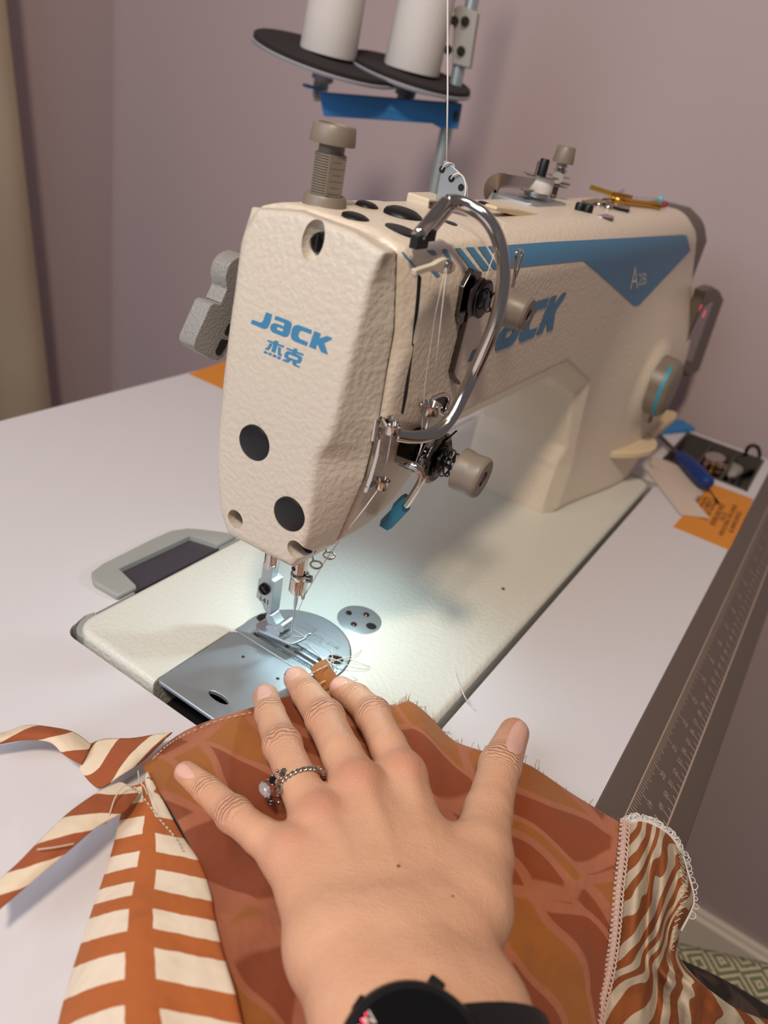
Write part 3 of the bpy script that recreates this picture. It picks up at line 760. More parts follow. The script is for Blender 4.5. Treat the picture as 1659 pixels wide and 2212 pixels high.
# bobbin winder
wx,wy=205,8.5; wz=223.
bw=part('bobbin_winder',J(prism(rrect(wx-32,wy-14,wx+22,wy+16,6,wz-3),(0,0,4)),cyl((wx,wy,wz+2),(wx,wy,wz+5),7.5,24)),'steel',bevel=(.5,2),label='steel bobbin winder with a loaded bobbin')
zb=wz+4.5
part('bobbin_flange',lathe([(2,0),(10.8,0),(10.8,.6),(2,.6)],(wx,wy,zb),n=36),'chrome',bw); part('bobbin_flange',lathe([(2,0),(10.8,0),(10.8,.6),(2,.6)],(wx,wy,zb+9.2),n=36),'chrome',bw)
part('bobbin_thread',lathe([(2,.6),(8.4,.6),(8.7,2.5),(8.6,7),(8.4,9.2),(2,9.2)],(wx,wy,zb),n=36),'thread_wound',bw,label='white thread on the bobbin')
part('spindle',lathe([(.01,0),(2.9,0),(2.9,9),(2.4,9.8),(.01,9.8)],(wx,wy,zb+9),n=20),'black_rubber',bw); part('spindle_pin',cyl((wx-2.6,wy+3,zb+9),(wx-2.6,wy+3,zb+17),.5,8),'chrome',bw)
br=[(1150,397),(1090,391),(1072,394),(1063,402),(1061,414),(1063,422),(1075,428),(1105,434)]
part('trip_bracket',sweep(cr(ats(br,x=186),6),[(-.7,-5),(.7,-5),(.7,5),(-.7,5)],up=(.2,1,0)),'chrome',bw,angle=25)
c=at(1113,431,x=192); part('screw',lathe([(3.6,0),(3.6,2),(2.6,3.6),(.01,4)],c-np.array([0,0,2]),n=20),'chrome',bw)
lv=ats([(1062,448),(1100,455),(1215,477),(1214,490),(1195,488),(1120,468),(1062,458)],z=224)
part('winder_lever',prism(ats([(1075,446),(1120,452),(1216,474),(1216,491),(1195,489),(1110,466),(1072,456)],y=-20),(0,7,0)),'cream_plastic',bw,bevel=(1,2))
part('lever_tip',prism(ats([(1214,476),(1218,473),(1254,480),(1258,485),(1256,496),(1252,500),(1215,493),(1212,488)],y=-22),(0,8,0)),'black_gloss',bw,bevel=(1.4,3),label='black rubber lever tip')
# winder tension post
kx,ky=252,15.
wt=part('winder_tension',J(cyl((kx,ky,219),(kx,ky,246),1.8,14),box((kx-4,ky-3,219),(kx+5,ky+3,222))),'chrome_dark')
zk=zat(kx,ky,352)
part('knob',lathe([(.01,0),(6.8,0),(6.9,.6),(6.0,9),(5.4,9.8),(.01,9.8)],(kx,ky,zk),n=30),'gray_taupe',wt,label='small gray knob')
for i,(r,dz) in enumerate(((4,-2),(4.6,-5),(7.5,-8.5),(8.6,-12),(7.6,-14))):
    part('disc',lathe([(1.5,0),(r,.2),(r,.9),(1.5,1.2)],(kx,ky,zk+dz),n=26),'chrome' if i!=3 else 'black_chrome',wt)
h=[(kx+3.2*math.cos(t*25),ky+3.2*math.sin(t*25),zk-7+7*t) for t in np.linspace(0,1,70)]; part('spring',tube(h,.5,7),'chrome',wt,angle=None)
c=at(1203,385,x=kx-6); part('guide_eye',lathe([(1,0),(3.6,0),(3.6,2.5),(1,2.5)],c,nrm((-.8,-.55,.2)),18),'bracket',wt)
# thread cutter strip with two black studs
cs=ats([(1238,452),(1242,450),(1300,464),(1326,470),(1325,475),(1300,472),(1239,456)],z=221.5)
ts=part('thread_cutter',prism(cs,(0,0,1)),'chrome',smooth=False)
for p in ((1251,455),(1268,459)):
    c=at(*p,z=222.5); part('stud',lathe([(3.1,0),(3.1,3.6),(2.4,4.6),(.01,4.6)],c,n=20),'black_rubber',ts)
# gray end cover behind the arm, control panel, stitch dial, reverse lever
ecp=[(-44,122),(-44,196),(-36,211),(-20,219.5),(12,219.5),(24,212),(29,196),(29,110),(-20,62)]
en=part('end_cover',J(prism([(438,y,z) for y,z in ecp],(70,0,0))),'gray_dark_plastic',bevel=(9,4),label='gray motor cover at the arm end')
cpn=part('control_panel',prism(ats([(1495,640),(1500,620),(1518,613),(1534,622),(1543,640),(1490,795),(1470,808),(1442,778)],y=-56),(0,-10,0)),'gray_dark_plastic',bevel=(2,3),label='gray control panel with red digits')
part('panel_face',prism(ats([(1518,664),(1541,648),(1493,782),(1466,772)],y=-66.2),(0,-.4,0)),'panel_glass',cpn,smooth=False)
V,F=text_mesh('P',9); c=at(1512,667,y=-66.9); part('digit',([c+np.array([a,0,b]) for a,b,_ in V],F),'led_red',cpn,smooth=False)
V,F=text_mesh('0',9); c=at(1521,679,y=-66.9); part('digit',([c+np.array([a,0,b]) for a,b,_ in V],F),'led_red',cpn,smooth=False)
dx,dz_=374,95.
prd=[]
n=72
def dial_profile(prof):
    V=[];F=[]
    for r,h,g in prof:
        for j in range(n):
            a=2*np.pi*j/n; rr=r*(1-g*.05*max(0,math.cos(6*a))**2); V.append((dx+rr*math.cos(a),-64-h,dz_+rr*math.sin(a)))
    for i in range(len(prof)-1):
        for j in range(n): F.append([i*n+j,(i)*n+(j+1)%n,(i+1)*n+(j+1)%n,(i+1)*n+j])
    F.append([(len(prof)-1)*n+j for j in range(n)])
    return V,F
dl=part('stitch_dial',dial_profile([(24.5,-3,0),(25,0,0),(25,1.5,.4),(24.6,4,1),(24,12,1),(23,16,.8),(20,18.5,.2),(10,19,0)]),'gray_taupe',angle=50,label='gray stitch length dial')
part('dial_seat',lathe([(.01,0),(26.5,0),(26.5,2),(.01,2)],(dx,-61.5,dz_),(0,-1,0),48),'dark',dl)
av_=[]; 
for j in range(26):
    a=math.radians(120+150*j/25)
    for r,h in ((24.1,11.5),(23.7,14.5)):
        av_.append((dx+r*1.012*math.cos(a),-64-h,dz_+r*1.012*math.sin(a)))
part('dial_band',(av_,[[2*i,2*i+1,2*i+3,2*i+2] for i in range(25)]),'cyan_print',dl,angle=None,label='teal band on the dial rim')
rl=[(1306,985),(1310,978),(1340,958),(1375,928),(1405,903),(1425,898),(1450,900),(1459,906),(1456,914),(1413,950),(1407,958),(1416,970),(1414,980),(1400,988),(1370,993),(1330,993),(1312,991)]
rv=part('reverse_lever',prism(ats(rl,z=34),(0,0,7)),'cream_plastic',bevel=(2.2,3),label='cream reverse stitch lever')
part('lever_shaft',tube([at(1403,885,x=395),at(1398,910,x=395)],4,14),'gray_taupe',rv)
part('lever_panel',prism(ats([(1415,912),(1440,904),(1450,908),(1410,945),(1398,935)],z=41.2),(0,0,.5)),'cream_plastic',rv,smooth=False)
# presser lifting lever at the back
kl=lambda x,y:(400+x/7.375,540+y/7.375)
lp=[(960,80),(870,100),(770,155),(690,255),(648,400),(645,500),(665,625),(575,835),(545,862),(450,845),(400,885),(150,1450),(142,1540),(190,1620),(440,1750),(520,1765),(610,1720),(700,1560),(960,1000)]
ll=part('lifter_lever',prism([at(*kl(*p),y=41) for p in lp],(0,9,0)),'lever_gray',bevel=(1.6,3),label='gray textured presser lifting lever')
lq=[(600,1420),(690,1440),(640,1560),(560,1680),(500,1670),(490,1610),(560,1450)]
part('lever_slot',prism([at(*kl(*p),y=40.8) for p in lq],(0,.4,0)),'dark',ll,smooth=False)
part('lever_slot',prism([at(*kl(*p),y=40.8) for p in [(625,1330),(700,1170),(730,1200),(680,1370)]],(0,.4,0)),'dark',ll,smooth=False)
# ---------------------------------------------------------------- thread stand with two cones
def depth(P): return float(RC[:,2]@(np.asarray(P,float)-CAM))
X0,X1=300.,400.
def bx(px): return X0+(X1-X0)*(px-690)/300.
rb=at(936,422,x=X1); ry_=rb[1]
st=thing('thread_stand','white pole with a blue bar carrying two thread cones behind the machine','thread stand',(X1,ry_,-4))
obj('rod',cyl((X1,ry_,-4),(X1,ry_,520),5.6,22),M['rod'],st)
obj('foot',lathe([(.01,0),(16,0),(16,4),(9,6),(8,22),(.01,22)],(X1,ry_,-4),n=24),M['bracket'],st)
bl=[(689,199),(999.6,224),(990,279),(949.5,276),(934,267),(698.7,251)]
obj('bar',prism([at(*p,x=bx(p[0])-9) for p in bl],(18,12,0)),M['blue_metal'],st,bevel=(1.2,2),label='blue metal bar')
obj('bar_end',prism([at(*p,x=bx(p[0])+12) for p in [(659,183),(666,182),(700,192),(700,198),(664,190)]],(3,6,0)),M['blue_metal'],st,smooth=False)
a=at(986,251,x=bx(986)-9.4); obj('bolt',lathe([(.01,0),(4.2,0),(4.2,2),(.01,2.6)],a,(-.75,.5,0),6),M['chrome_dark'],st)
def disc_at(cx,cy,x,halfw,name='spool_disc'):
    c=at(cx,cy,x=x); R=halfw*depth(c)/FPX
    tc=CAM-c; tc[2]=0; tc=nrm(tc); rt=nrm((.54,-.82,0)); n=nrm(np.array([0,0,1])+.15*tc+.10*rt)
    d=obj(name,lathe([(.01,-16),(9,-16),(9,-10),(R*.55,-7),(R*.985,-2.5),(R,-.5),(R*.99,.2),(.01,.2)],c,n,56),M['disc_gray'],st)
    obj('foam_pad',lathe([(.01,.2),(R*.975,.2),(R*.975,2.6),(R*.96,3.4),(.01,3.4)],c,n,56),M['foam'],d,label='black foam pad')
    return c,n,R
def screwset(c,n):
    q=c-n*16
    obj('nut',J(lathe([(.01,0),(7,0),(7,7),(.01,7)],q-n*7,n,6),cyl(q-n*16,q,2.2,12)),M['bracket'],st)
d1=disc_at(706,127,320,164); d2=disc_at(886,162,375,139)
screwset(d1[0],d1[1]); screwset(d2[0],d2[1])
obj('lug',tube([at(686,172,x=318),at(683,190,x=316),at(681,205,x=314),at(684,216,x=313)],2.2,8,smooth=4),M['bracket'],st)
rtop=[(981,18),(992,10),(1003,14),(1032,26),(1014,148),(976,138)]
obj('rod_bracket',prism([at(*p,x=X1-8) for p in rtop],(16,6,0)),M['bracket'],st,bevel=(1,2))
for p in ((1004,46),(995,110),(981,45),(968,108)):
    a=at(*p,x=X1-9); obj('bolt',lathe([(.01,0),(3.6,0),(3.6,2.4),(2.4,3.2),(.01,3.2)],a,(-.7,-.4,0),10),M['chrome_dark'],st)
def cone(c,n,bpx,label):
    n=nrm(n*.5+np.array([0,0,.5])); rr=61*depth(at(*bpx,x=c[0]))/FPX
    b=c+d1[1]*3.4
    o=thing('thread_cone',label,'thread cone',b,'white thread cones')
    obj('thread_body',lathe([(.01,.3),(rr*.98,.3),(rr,2),(rr*.93,75),(rr*.9,128),(rr*.86,132),(.01,132)],b,n,44),M['thread_wound'],o)
    obj('cone_tube',lathe([(rr*.5,126),(rr*.5,142),(rr*.44,142),(rr*.44,126)],b,n,30),M['white_paint'],o)
cone(d1[0],d1[1],(709,130),'left white thread cone, nearer one on the large black disc')
cone(d2[0],d2[1],(895,165),'right white thread cone beside the white pole')
# ---------------------------------------------------------------- sewing thread
T=[]
def th_(pts,r=.28,s=0): T.append(tube(pts,r,6,smooth=s))
th_([at(968,-120,x=62),at(967,0,x=62),at(967,200,x=61.5),at(965,352,x=61)],.42)
h1,h2,h3=at(955,366,x=60),at(975,386,x=60),at(996,405,x=60)
th_([at(965,352,x=61),at(971,352,x=61.5),at(981,359,x=62),h2+(1.6,0,0),],.36,4)
th_([h1+(-.4,0,0),at(962,355,x=58.5),at(970,352,x=59),at(978,355,x=61)],.36,4)
th_([h2+(-.4,0,0),at(981,378,x=58.4),at(990,375,x=59),at(1000,382,x=60),at(1005,396,x=60),at(1006,412,x=59.6),at(1003,428,x=59)],.4,5)
ring=at(930,884,y=-53); eye=at(966,573,y=-54); cl2=at(848,927,y=-52)
th_([eye+(0,0,-1),ring+(0,0,1)],.16); th_([eye+(-1,0,-1),at(940,680,y=-51),at(918,830,y=-50),at(908,975,y=-53),at(905,1003,y=-52)],.13)
th_([ring,at(912,960,y=-54),at(896,1006,y=-56)])
lo=at(825,1046,y=-47)
th_([at(1003,428,x=59),(45,-44.5,228),(26,-50.5,209)],.2)
th_([cl2+(0,0,3),cl2,at(838,985,y=-50),lo+(0,0,2)]); th_([lo,at(790,1095,x=-27),at(735,1165,x=-20),at(700,1215,y=-17),(.5,-5.2,36.2)])
th_([(.5,-5.2,36.2),at(640,1330,y=-2),(0.2,-1.8,13),at(655,1373,z=11),at(668,1395,z=1),at(690,1415,z=.9),at(700,1430,z=2)],.22)
so=obj('sewing_thread',J(*T),M['thread_white'],angle=None); tag(so,'thin white thread running from the overhead pole through the machine to the needle','thread')
# ---------------------------------------------------------------- cards and papers on the table
ZT=-4.
def sheet(pts,z,t): return prism([at(*p,z=z) for p in pts],(0,0,t))
cd1=thing('flyer','orange printed card on the table by the tool tray, partly under the white paper','card',at(1545,1115,z=ZT))
obj('card',sheet([(1454,1138),(1575,1188),(1628,1079),(1536,1045)],ZT+.15,.35),M['orange_card'],cd1,smooth=False)
tx_=[]
def cardtext(s,px,size,wx_=1,u=None):
    V,F=text_mesh(s,size); c=at(*px,z=ZT+.7); a=at(1474,1148,z=ZT); b=at(1545,1050,z=ZT)
    u=nrm((1,.02,0)); v=np.array([-u[1],u[0],0])
    return np.array([c+u*p[0]*wx_+v*p[1] for p in V]),F
for s,p,sz,w_ in (('MASTERED',(1527,1098),17,.62),('SALES',(1508,1078),7,1),('REPAIRS AND PARTS',(1551,1111),6.5,.9),('CALL US',(1563,1116),6,.9),('INDUSTRIAL MACHINES',(1574,1122),5.5,1.3),('ALL BRANDS SERVICED',(1589,1127),5.5,.9)):
    tx_.append(cardtext(s,p,sz,w_))
obj('print',J(*tx_),M['ink'],cd1,smooth=False,label='dark printed lettering')
cd2=obj('flyer.001',prism([at(*p,z=ZT+.2) for p in ((408,808),(480,840),(560,812),(520,770))],(0,0,.4)),M['orange_card'],smooth=False)
tag(cd2,'orange card lying at the back edge of the table behind the machine head','card')
pp=obj('paper_strip',sheet([(1397,1017),(1430,998),(1520,1050),(1500,1080),(1533,1120),(1470,1112)],ZT+.9,.3),M['paper'],smooth=False); tag(pp,'white torn paper strip beside the machine bed, partly over the orange card','paper')
p2=obj('paper_strip.001',sheet([(1405,985),(1450,1000),(1545,1040),(1515,1062),(1405,1005)],ZT+1.4,.3),M['paper'],smooth=False); tag(p2,'small white paper sheet under the blue handled screwdriver','paper')
bx_=obj('blue_packet',prism([at(*p,z=ZT+.3) for p in ((1425,940),(1500,932),(1470,912),(1445,915))],(0,0,4)),M['blue_box'],bevel=(.6,2)); tag(bx_,'blue packet at the far table corner behind the reverse lever','packet')
# ---------------------------------------------------------------- screwdriver across the tray, tray contents
sd=thing('screwdriver','blue handled screwdriver lying across the tool tray','screwdriver',at(1495,1015,z=ZT))
ha=at(1532,1047,z=7); hb_=at(1466,982,z=4); dd=nrm(hb_-ha); L=np.linalg.norm(hb_-ha)
obj('handle',lathe([(.01,0),(4,1),(6.6,4),(7.6,10),(7.4,L*.5),(6.6,L*.75),(6,L-4),(4,L),(.01,L)],ha,dd,24),M['blue_handle'],sd,label='blue plastic handle')
obj('shaft',cyl(hb_,hb_+dd*70,2.2,14),M['chrome_dark'],sd)
nd=obj('seam_pick',J(tube([at(1529,1055,z=-2.6),at(1540,1068,z=-2.6),at(1550,1085,z=-2.8)],.5,8),tube([at(1545,1076,z=-2.6),at(1553,1088,z=-2.7)],.9,8)),M['black_chrome']); tag(nd,'thin dark needle lying on the orange card','needle')
TX=[(487,592)]
zt=-32.4
for i in range(7):
    x,y=[(508,-95),(526,-97),(545,-93),(560,-101),(572,-92),(515,-103),(553,-96)][i]
    pass
def bobb(x,y,z,ax,n_,m,label,grp):
    o=obj(n_,lathe([(2,0),(10,0),(10,.8),(4.2,.9),(4.2,8),(10,8.1),(10,9),(2,9)],(x,y,z),ax,26),M[m]); tag(o,label,'bobbin',grp); return o
nm=0
for (x,y,z,ax,m) in ((513,-124,-21.8,(0,0,1),'gold'),(536,-122,-21.8,(0,0,1),'copper'),(526,-123,-12.4,(.25,.1,1),'gold'),(559,-124,-21.8,(0,0,1),'gold'),(549,-121,-12.2,(-.2,.1,1),'chrome'),(577,-122,-21.8,(0,0,1),'copper')):
    bobb(x,y,z,ax,'bobbin' if nm==0 else f'bobbin.{nm:03d}',m,'brassy bobbin in the middle compartment of the tool tray','bobbins in the tray'); nm+=1
for i,(x,y,l,m,a) in enumerate(((528,-150,70,'black_rubber',.1),(560,-148,50,'chrome_dark',-.35),(520,-143,60,'black_chrome',.05))):
    d=np.array([math.cos(a)*l/2,math.sin(a)*l/2,0]); o=obj('machine_part' if i==0 else f'machine_part.{i:03d}',cyl(np.array([x,y,-17])-d,np.array([x,y,-17])+d,4,12),M[m])
    tag(o,'small dark spare rod in the front compartment of the tool tray','spare part','spare rods in the tray')
lp_=obj('wire_loop',tube([at(1612,1000,z=-19),at(1612,975,z=2),at(1622,963,z=12),at(1636,966,z=10),at(1641,980,z=4),at(1640,996,z=-19)],2.0,10,smooth=6),M['black_rubber'],angle=None); tag(lp_,'black bent wire loop standing up from the tool tray','wire')
cv_,cf_=sphere((0,0,0),11,10,(1.9,.75,.5)); cv_=cv_*(1+.22*np.sin(cv_[:,[0]]*.55+cv_[:,[1]]*.8)*np.cos(cv_[:,[2]]*.9+cv_[:,[0]]*.3))+np.array([556,-141,-14])
lc=obj('cloth_scrap',(cv_,cf_),M['bracket']); tag(lc,'pale crumpled scrap in the front compartment of the tool tray','scrap')
sq_=obj('screwdriver_bit',tube([at(1420,960,z=-17),at(1452,944,z=-15),at(1490,922,z=-13)],3,10),M['black_chrome']); tag(sq_,'dark rod in the far compartment of the tool tray','spare part')
# ---------------------------------------------------------------- pins and tweezers on the arm top
zt_=223.4
tw=thing('tweezers','pair of golden tweezers lying on top of the machine arm','tweezers',at(1340,425,x=392))
k2=lambda x,y:(1220+x/6.9125,380+y/6.9125)
obj('blade',sweep([at(*k2(380,165),z=229),at(*k2(700,265),z=228),at(*k2(1000,325),z=226.5)],[(-.7,-1.6),(.7,-1.6),(.7,1.6),(-.7,1.6)],up=(0,0,1)),M['gold'],tw,smooth=False)
obj('body',sweep(cr([at(*k2(690,320),z=225.5),at(*k2(850,370),z=225),at(*k2(1050,400),z=224.7),at(*k2(1250,425),z=224.5),at(*k2(1420,460),z=224.2)],5),circ(3.0,12,2.3),up=(0,0,1)),M['gold'],tw,angle=None)
def pin(a,b,m,label,n_):
    o=thing(n_,label,'pin',(a+b)/2,None); obj('shaft',cyl(a,b,.45,8),M['chrome'],o); obj('head',sphere(b,2.6,8),M[m],o)
pin(at(*k2(1060,325),z=227.2),at(*k2(1430,345),z=226.5),'bead_blue','pin with a pale blue bead head on the golden tweezers','glass_pin')
pin(at(*k2(1180,405),z=225),at(*k2(1490,425),z=225),'bead_red','pin with a dark red bead head beside the blue headed pin','glass_pin.001')
sn=thing('thread_snips','small dark steel thread snips on the arm top under the tweezers','snips',at(1320,440,x=370))
obj('blade',prism([at(*p,z=227) for p in (k2(560,335),k2(640,310),k2(780,250),k2(905,175),k2(860,270),k2(760,300),k2(660,340))],(0,0,-1.2)),M['chrome_dark'],sn,smooth=False)
obj('handle',prism([at(*p,z=224.4) for p in (k2(260,360),k2(420,340),k2(600,335),k2(680,390),k2(980,460),k2(970,505),k2(800,470),k2(640,420),k2(500,380),k2(400,420),k2(330,400))],(0,0,-1.4)),M['chrome_dark'],sn,smooth=False)
obj('pivot',J(sphere(at(*k2(510,435),z=223.6),2.4,8),sphere(at(*k2(650,480),z=223.4),3.0,8)),M['chrome'],sn)
# loose thread ends on the bed
for i,pts in enumerate(([(983,1450,.5),(988,1468,.6),(1003,1503,.6),(1015,1522,-3.2),(1027,1534,-3.4)],)):
    o=obj('thread_scrap',tube([at(x,y,z=z+.3) for x,y,z in pts],.28,6,smooth=5),M['thread_white'],angle=None); tag(o,'short loose white thread lying over the front edge of the machine bed','thread')
# ---------------------------------------------------------------- chair at the table
ch=thing('chair','chair with a green and cream zigzag woven seat below the table edge','chair',(60,-420,ZF))
e0,e1=at(1440,2014,z=-290),at(1700,2072,z=-290); v=nrm(e1-e0); w_=np.array([v[1],-v[0],0.]); w_= w_ if w_[0]<0 else -w_
a0=e0-v*40
sp_=[a0,a0+v*420,a0+v*420+w_*430,a0+w_*430]
obj('seat',prism([p-np.array([0,0,60]) for p in sp_],(0,0,60)),M['woven_green'],ch,bevel=(14,4))
for i in range(4):
    q=sp_[i]+(np.mean(sp_,0)-sp_[i])*.12; obj('leg',J(box((q[0]-18,q[1]-18,ZF),(q[0]+18,q[1]+18,-349))),M['trouser'] if 0 else mat('chair_wood%d'%i,'#5a4030',.5),ch,smooth=False)
# ---------------------------------------------------------------- garment
def weave(t,strength=.25):
    tc=t.add('ShaderNodeTexCoord'); mp=t.add('ShaderNodeMapping'); mp.inputs['Rotation'].default_value=(0,0,.5); t.lk(tc.outputs['Object'],mp.inputs[0])
    w1=t.add('ShaderNodeTexWave',wave_type='BANDS',bands_direction='X',i_Scale=620,i_Distortion=1.2,i_Detail=1); w2=t.add('ShaderNodeTexWave',wave_type='BANDS',bands_direction='Y',i_Scale=620,i_Distortion=1.2,i_Detail=1)
    t.lk(mp.outputs[0],w1.inputs[0]); t.lk(mp.outputs[0],w2.inputs[0])
    h=t.math('ADD',w1.outputs[1],w2.outputs[1])
    big=t.noise(38,3,.55)
    b=t.add('ShaderNodeBump',i_Strength=.55,i_Distance=.006); t.lk(big,b.inputs['Height'])
    t.bump(h,strength,.0004,b.outputs[0]); return h
t=NT('fabric_inside'); t.set(Roughness=.9)
t.b.inputs['Sheen Weight'].default_value=.15
tc=t.add('ShaderNodeTexCoord')
nzv=t.add('ShaderNodeTexNoise',i_Scale=16,i_Detail=1); t.lk(tc.outputs['Object'],nzv.inputs[0])
vm=t.add('ShaderNodeVectorMath',operation='MULTIPLY_ADD'); t.lk(nzv.outputs['Color'],vm.inputs[0]); vm.inputs[1].default_value=(.05,.05,0); t.lk(tc.outputs['Object'],vm.inputs[2])
mp=t.add('ShaderNodeMapping'); mp.inputs['Rotation'].default_value=(0,0,.75); mp.inputs['Scale'].default_value=(1.9,.85,0); t.lk(vm.outputs[0],mp.inputs[0])
vo=t.add('ShaderNodeTexVoronoi',feature='DISTANCE_TO_EDGE',i_Scale=24); t.lk(mp.outputs[0],vo.inputs['Vector'])
vc=t.add('ShaderNodeTexVoronoi',feature='F1',i_Scale=24); t.lk(mp.outputs[0],vc.inputs['Vector'])
f1=t.ramp(vo.outputs[0],[(.05,1.),(.075,0.)])
sp3=t.add('ShaderNodeSeparateColor'); t.lk(vc.outputs['Color'],sp3.inputs[0])
c=t.mix(t.math('GREATER_THAN',sp3.outputs[0],.62),lin('#8a421c'),lin('#a06024'))
c=t.mix(t.math('MULTIPLY',f1,.9),c,lin('#ae6a4c'))
h=weave(t); c=t.mix(t.math('MULTIPLY',h,.10),c,lin('#5a2a14'))
t.lk(c,t.b.inputs['Base Color']); M['fabric_inside']=t.m
def uvsep(t):
    u=t.add('ShaderNodeUVMap'); s=t.add('ShaderNodeSeparateXYZ'); t.lk(u.outputs[0],s.inputs[0]); return s.outputs[0],s.outputs[1]
def blocks(name,stem,fill,rust,cream,edge=.97):
    t=NT(name); t.set(Roughness=.9); u,v=uvsep(t); tc=t.add('ShaderNodeTexCoord')
    j=t.math('MULTIPLY',t.math('SUBTRACT',t.noise(160,2,.5),.5),.06)
    au=t.math('ADD',t.math('ABSOLUTE',u),j)
    a=t.math('GREATER_THAN',au,stem); b=t.math('LESS_THAN',t.math('FRACT',t.math('ADD',v,j)),fill)
    e=t.math('LESS_THAN',au,edge)
    f=t.math('MULTIPLY',t.math('MULTIPLY',a,b),e)
    h=weave(t,.2); c=t.mix(f,lin(rust),lin(cream)); c=t.mix(t.math('MULTIPLY',h,.06),c,lin('#6a4630'))
    t.lk(c,t.b.inputs['Base Color']); M[name]=t.m
blocks('fabric_blocks',.2,.52,'#b0602c','#e6d6c0',2)
blocks('fabric_tie',-1,.47,'#9c522e','#e4d2b8',2)
t=NT('fabric_zebra_shaded'); t.set(Roughness=.9); u,v=uvsep(t); cb=t.add('ShaderNodeCombineXYZ'); t.lk(u,cb.inputs[0]); t.lk(v,cb.inputs[1])
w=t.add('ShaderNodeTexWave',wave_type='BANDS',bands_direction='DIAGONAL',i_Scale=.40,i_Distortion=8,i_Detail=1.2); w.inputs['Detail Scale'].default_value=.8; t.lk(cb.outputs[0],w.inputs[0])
f=t.ramp(w.outputs[1],[(.50,0.),(.53,1.)]); h=weave(t,.25); c=t.mix(f,lin('#8e4c20'),lin('#c4b49d')); c=t.mix(t.math('MULTIPLY',h,.08),c,lin('#5a3a24')); t.lk(c,t.b.inputs['Base Color']); M['fabric_zebra_shaded']=t.m  # rust and cream both darkened: the shade over the ruffle is in the colour
def support(x,y):
    if -66<=x<=410 and -88.5<=y<=90: return .4
    if y>-171.5: return -4.
    if y>-217: return -4-.7387*(-171.5-y)
    return -1e3
def settle(px,py,z,gap=.9):
    p=at(px,py,z=z)
    for _ in range(6):
        s=support(p[0],p[1])+gap
        if p[2]>=s-1e-6: break
        p=at(px,py,z=s)
    return p
def patch(ctrl,nu,nv,wr=None,gap=.9):
    """ctrl: rows of (px,py,z); bicubic resample; returns 3D grid and pixel grid"""
    A=np.array(ctrl,float); R_=np.array([cr(r,nu) for r in A]); G=np.array([cr(R_[:,j],nv) for j in range(R_.shape[1])]).transpose(1,0,2)
    P=np.zeros(G.shape)
    for i in range(G.shape[0]):
        for j in range(G.shape[1]):
            px,py,z=G[i,j]
            if wr is not None: z=z+wr(px,py,i/(G.shape[0]-1),j/(G.shape[1]-1))
            P[i,j]=settle(px,py,z,gap)
    return P,G
def cloth(name,P,m,p,uv=None,thick=.45,label=None):
    V,F=grid(P); F=[f[::-1] for f in F]
    n=np.cross(P[1,0]-P[0,0],P[0,1]-P[0,0])
    o=obj(name,(V,F),m,p,angle=None,uv=uv,label=label)
    s=o.modifiers.new('thick','SOLIDIFY'); s.thickness=thick*S; s.offset=0
    return o
g0=at(700,1900,z=0)
gm=thing('garment','unfinished rust and cream print garment spread over the front left of the machine bed','garment',(g0[0],g0[1],-4))
ctrl=[
[(306,1655,5),(400,1579,4),(548,1527,3),(640,1500,2),(745,1490,2.5),(800,1505,4),(848,1524,7),(885,1516,9),(928,1548,7),(980,1600,5),(1060,1628,5),(1140,1652,5),(1240,1718,4),(1345,1781,3)],
[(350,1720,10),(440,1650,7),(560,1610,5),(660,1585,4),(760,1575,4),(820,1590,5),(868,1600,8),(915,1600,11),(955,1625,8),(1010,1680,6),(1080,1710,6),(1155,1735,9),(1245,1790,6),(1341,1845,2)],
[(398,1800,15),(480,1760,10),(590,1740,6),(690,1725,5),(780,1725,5),(850,1725,5),(900,1730,6),(945,1735,7),(985,1750,5),(1040,1790,4),(1100,1815,5),(1165,1840,8),(1250,1880,4),(1334,1925,-4)],
[(440,1900,18),(510,1870,13),(610,1860,8),(710,1860,6),(800,1860,5),(870,1860,5),(920,1865,5),(965,1870,5),(1010,1880,4),(1065,1900,2),(1120,1915,1),(1180,1935,1),(1255,1965,-4),(1328,2010,-12)],
[(466,2015,21),(535,2000,16),(640,2000,10),(740,2000,8),(820,2000,7),(890,2000,5),(940,2000,3),(985,2005,1),(1030,2015,-1),(1085,2030,-4),(1135,2040,-6),(1190,2050,-8),(1255,2070,-14),(1318,2090,-22)],
[(522,2250,22),(590,2250,18),(690,2250,12),(780,2250,8),(850,2250,4),(910,2250,0),(960,2250,-4),(1005,2250,-8),(1050,2250,-13),(1100,2250,-18),(1150,2250,-24),(1200,2250,-30),(1245,2250,-36),(1287,2250,-42)],
[(560,2440,22),(620,2440,18),(710,2440,10),(790,2440,2),(850,2440,-8),(905,2440,-18),(950,2440,-28),(990,2440,-36),(1035,2440,-46),(1080,2440,-56),(1125,2440,-66),(1170,2440,-76),(1210,2440,-84),(1250,2440,-92)]]
def wrk(px,py,a,b):
    f=.9*math.sin(px/19.+py/60.)*math.exp(-((px-470)/110)**2-((py-1650)/90)**2)
    f+=1.6*math.sin((py-.45*px)/26.)*math.exp(-((px-1190)/130)**2)*min(1,a*4)
    f+=1.1*math.sin(px/33.+py/41.)*min(1,a*3)*math.exp(-((px-560)/120)**2)
    f+=1.2*math.exp(-((py-1990-.2*(px-540))/9)**2)*math.exp(-((px-545)/70)**2)
    return f
P,G=patch(ctrl,7,12,wrk)
inn=cloth('inside_panel',P,M['fabric_inside'],gm,label='rust reverse side of the fabric')
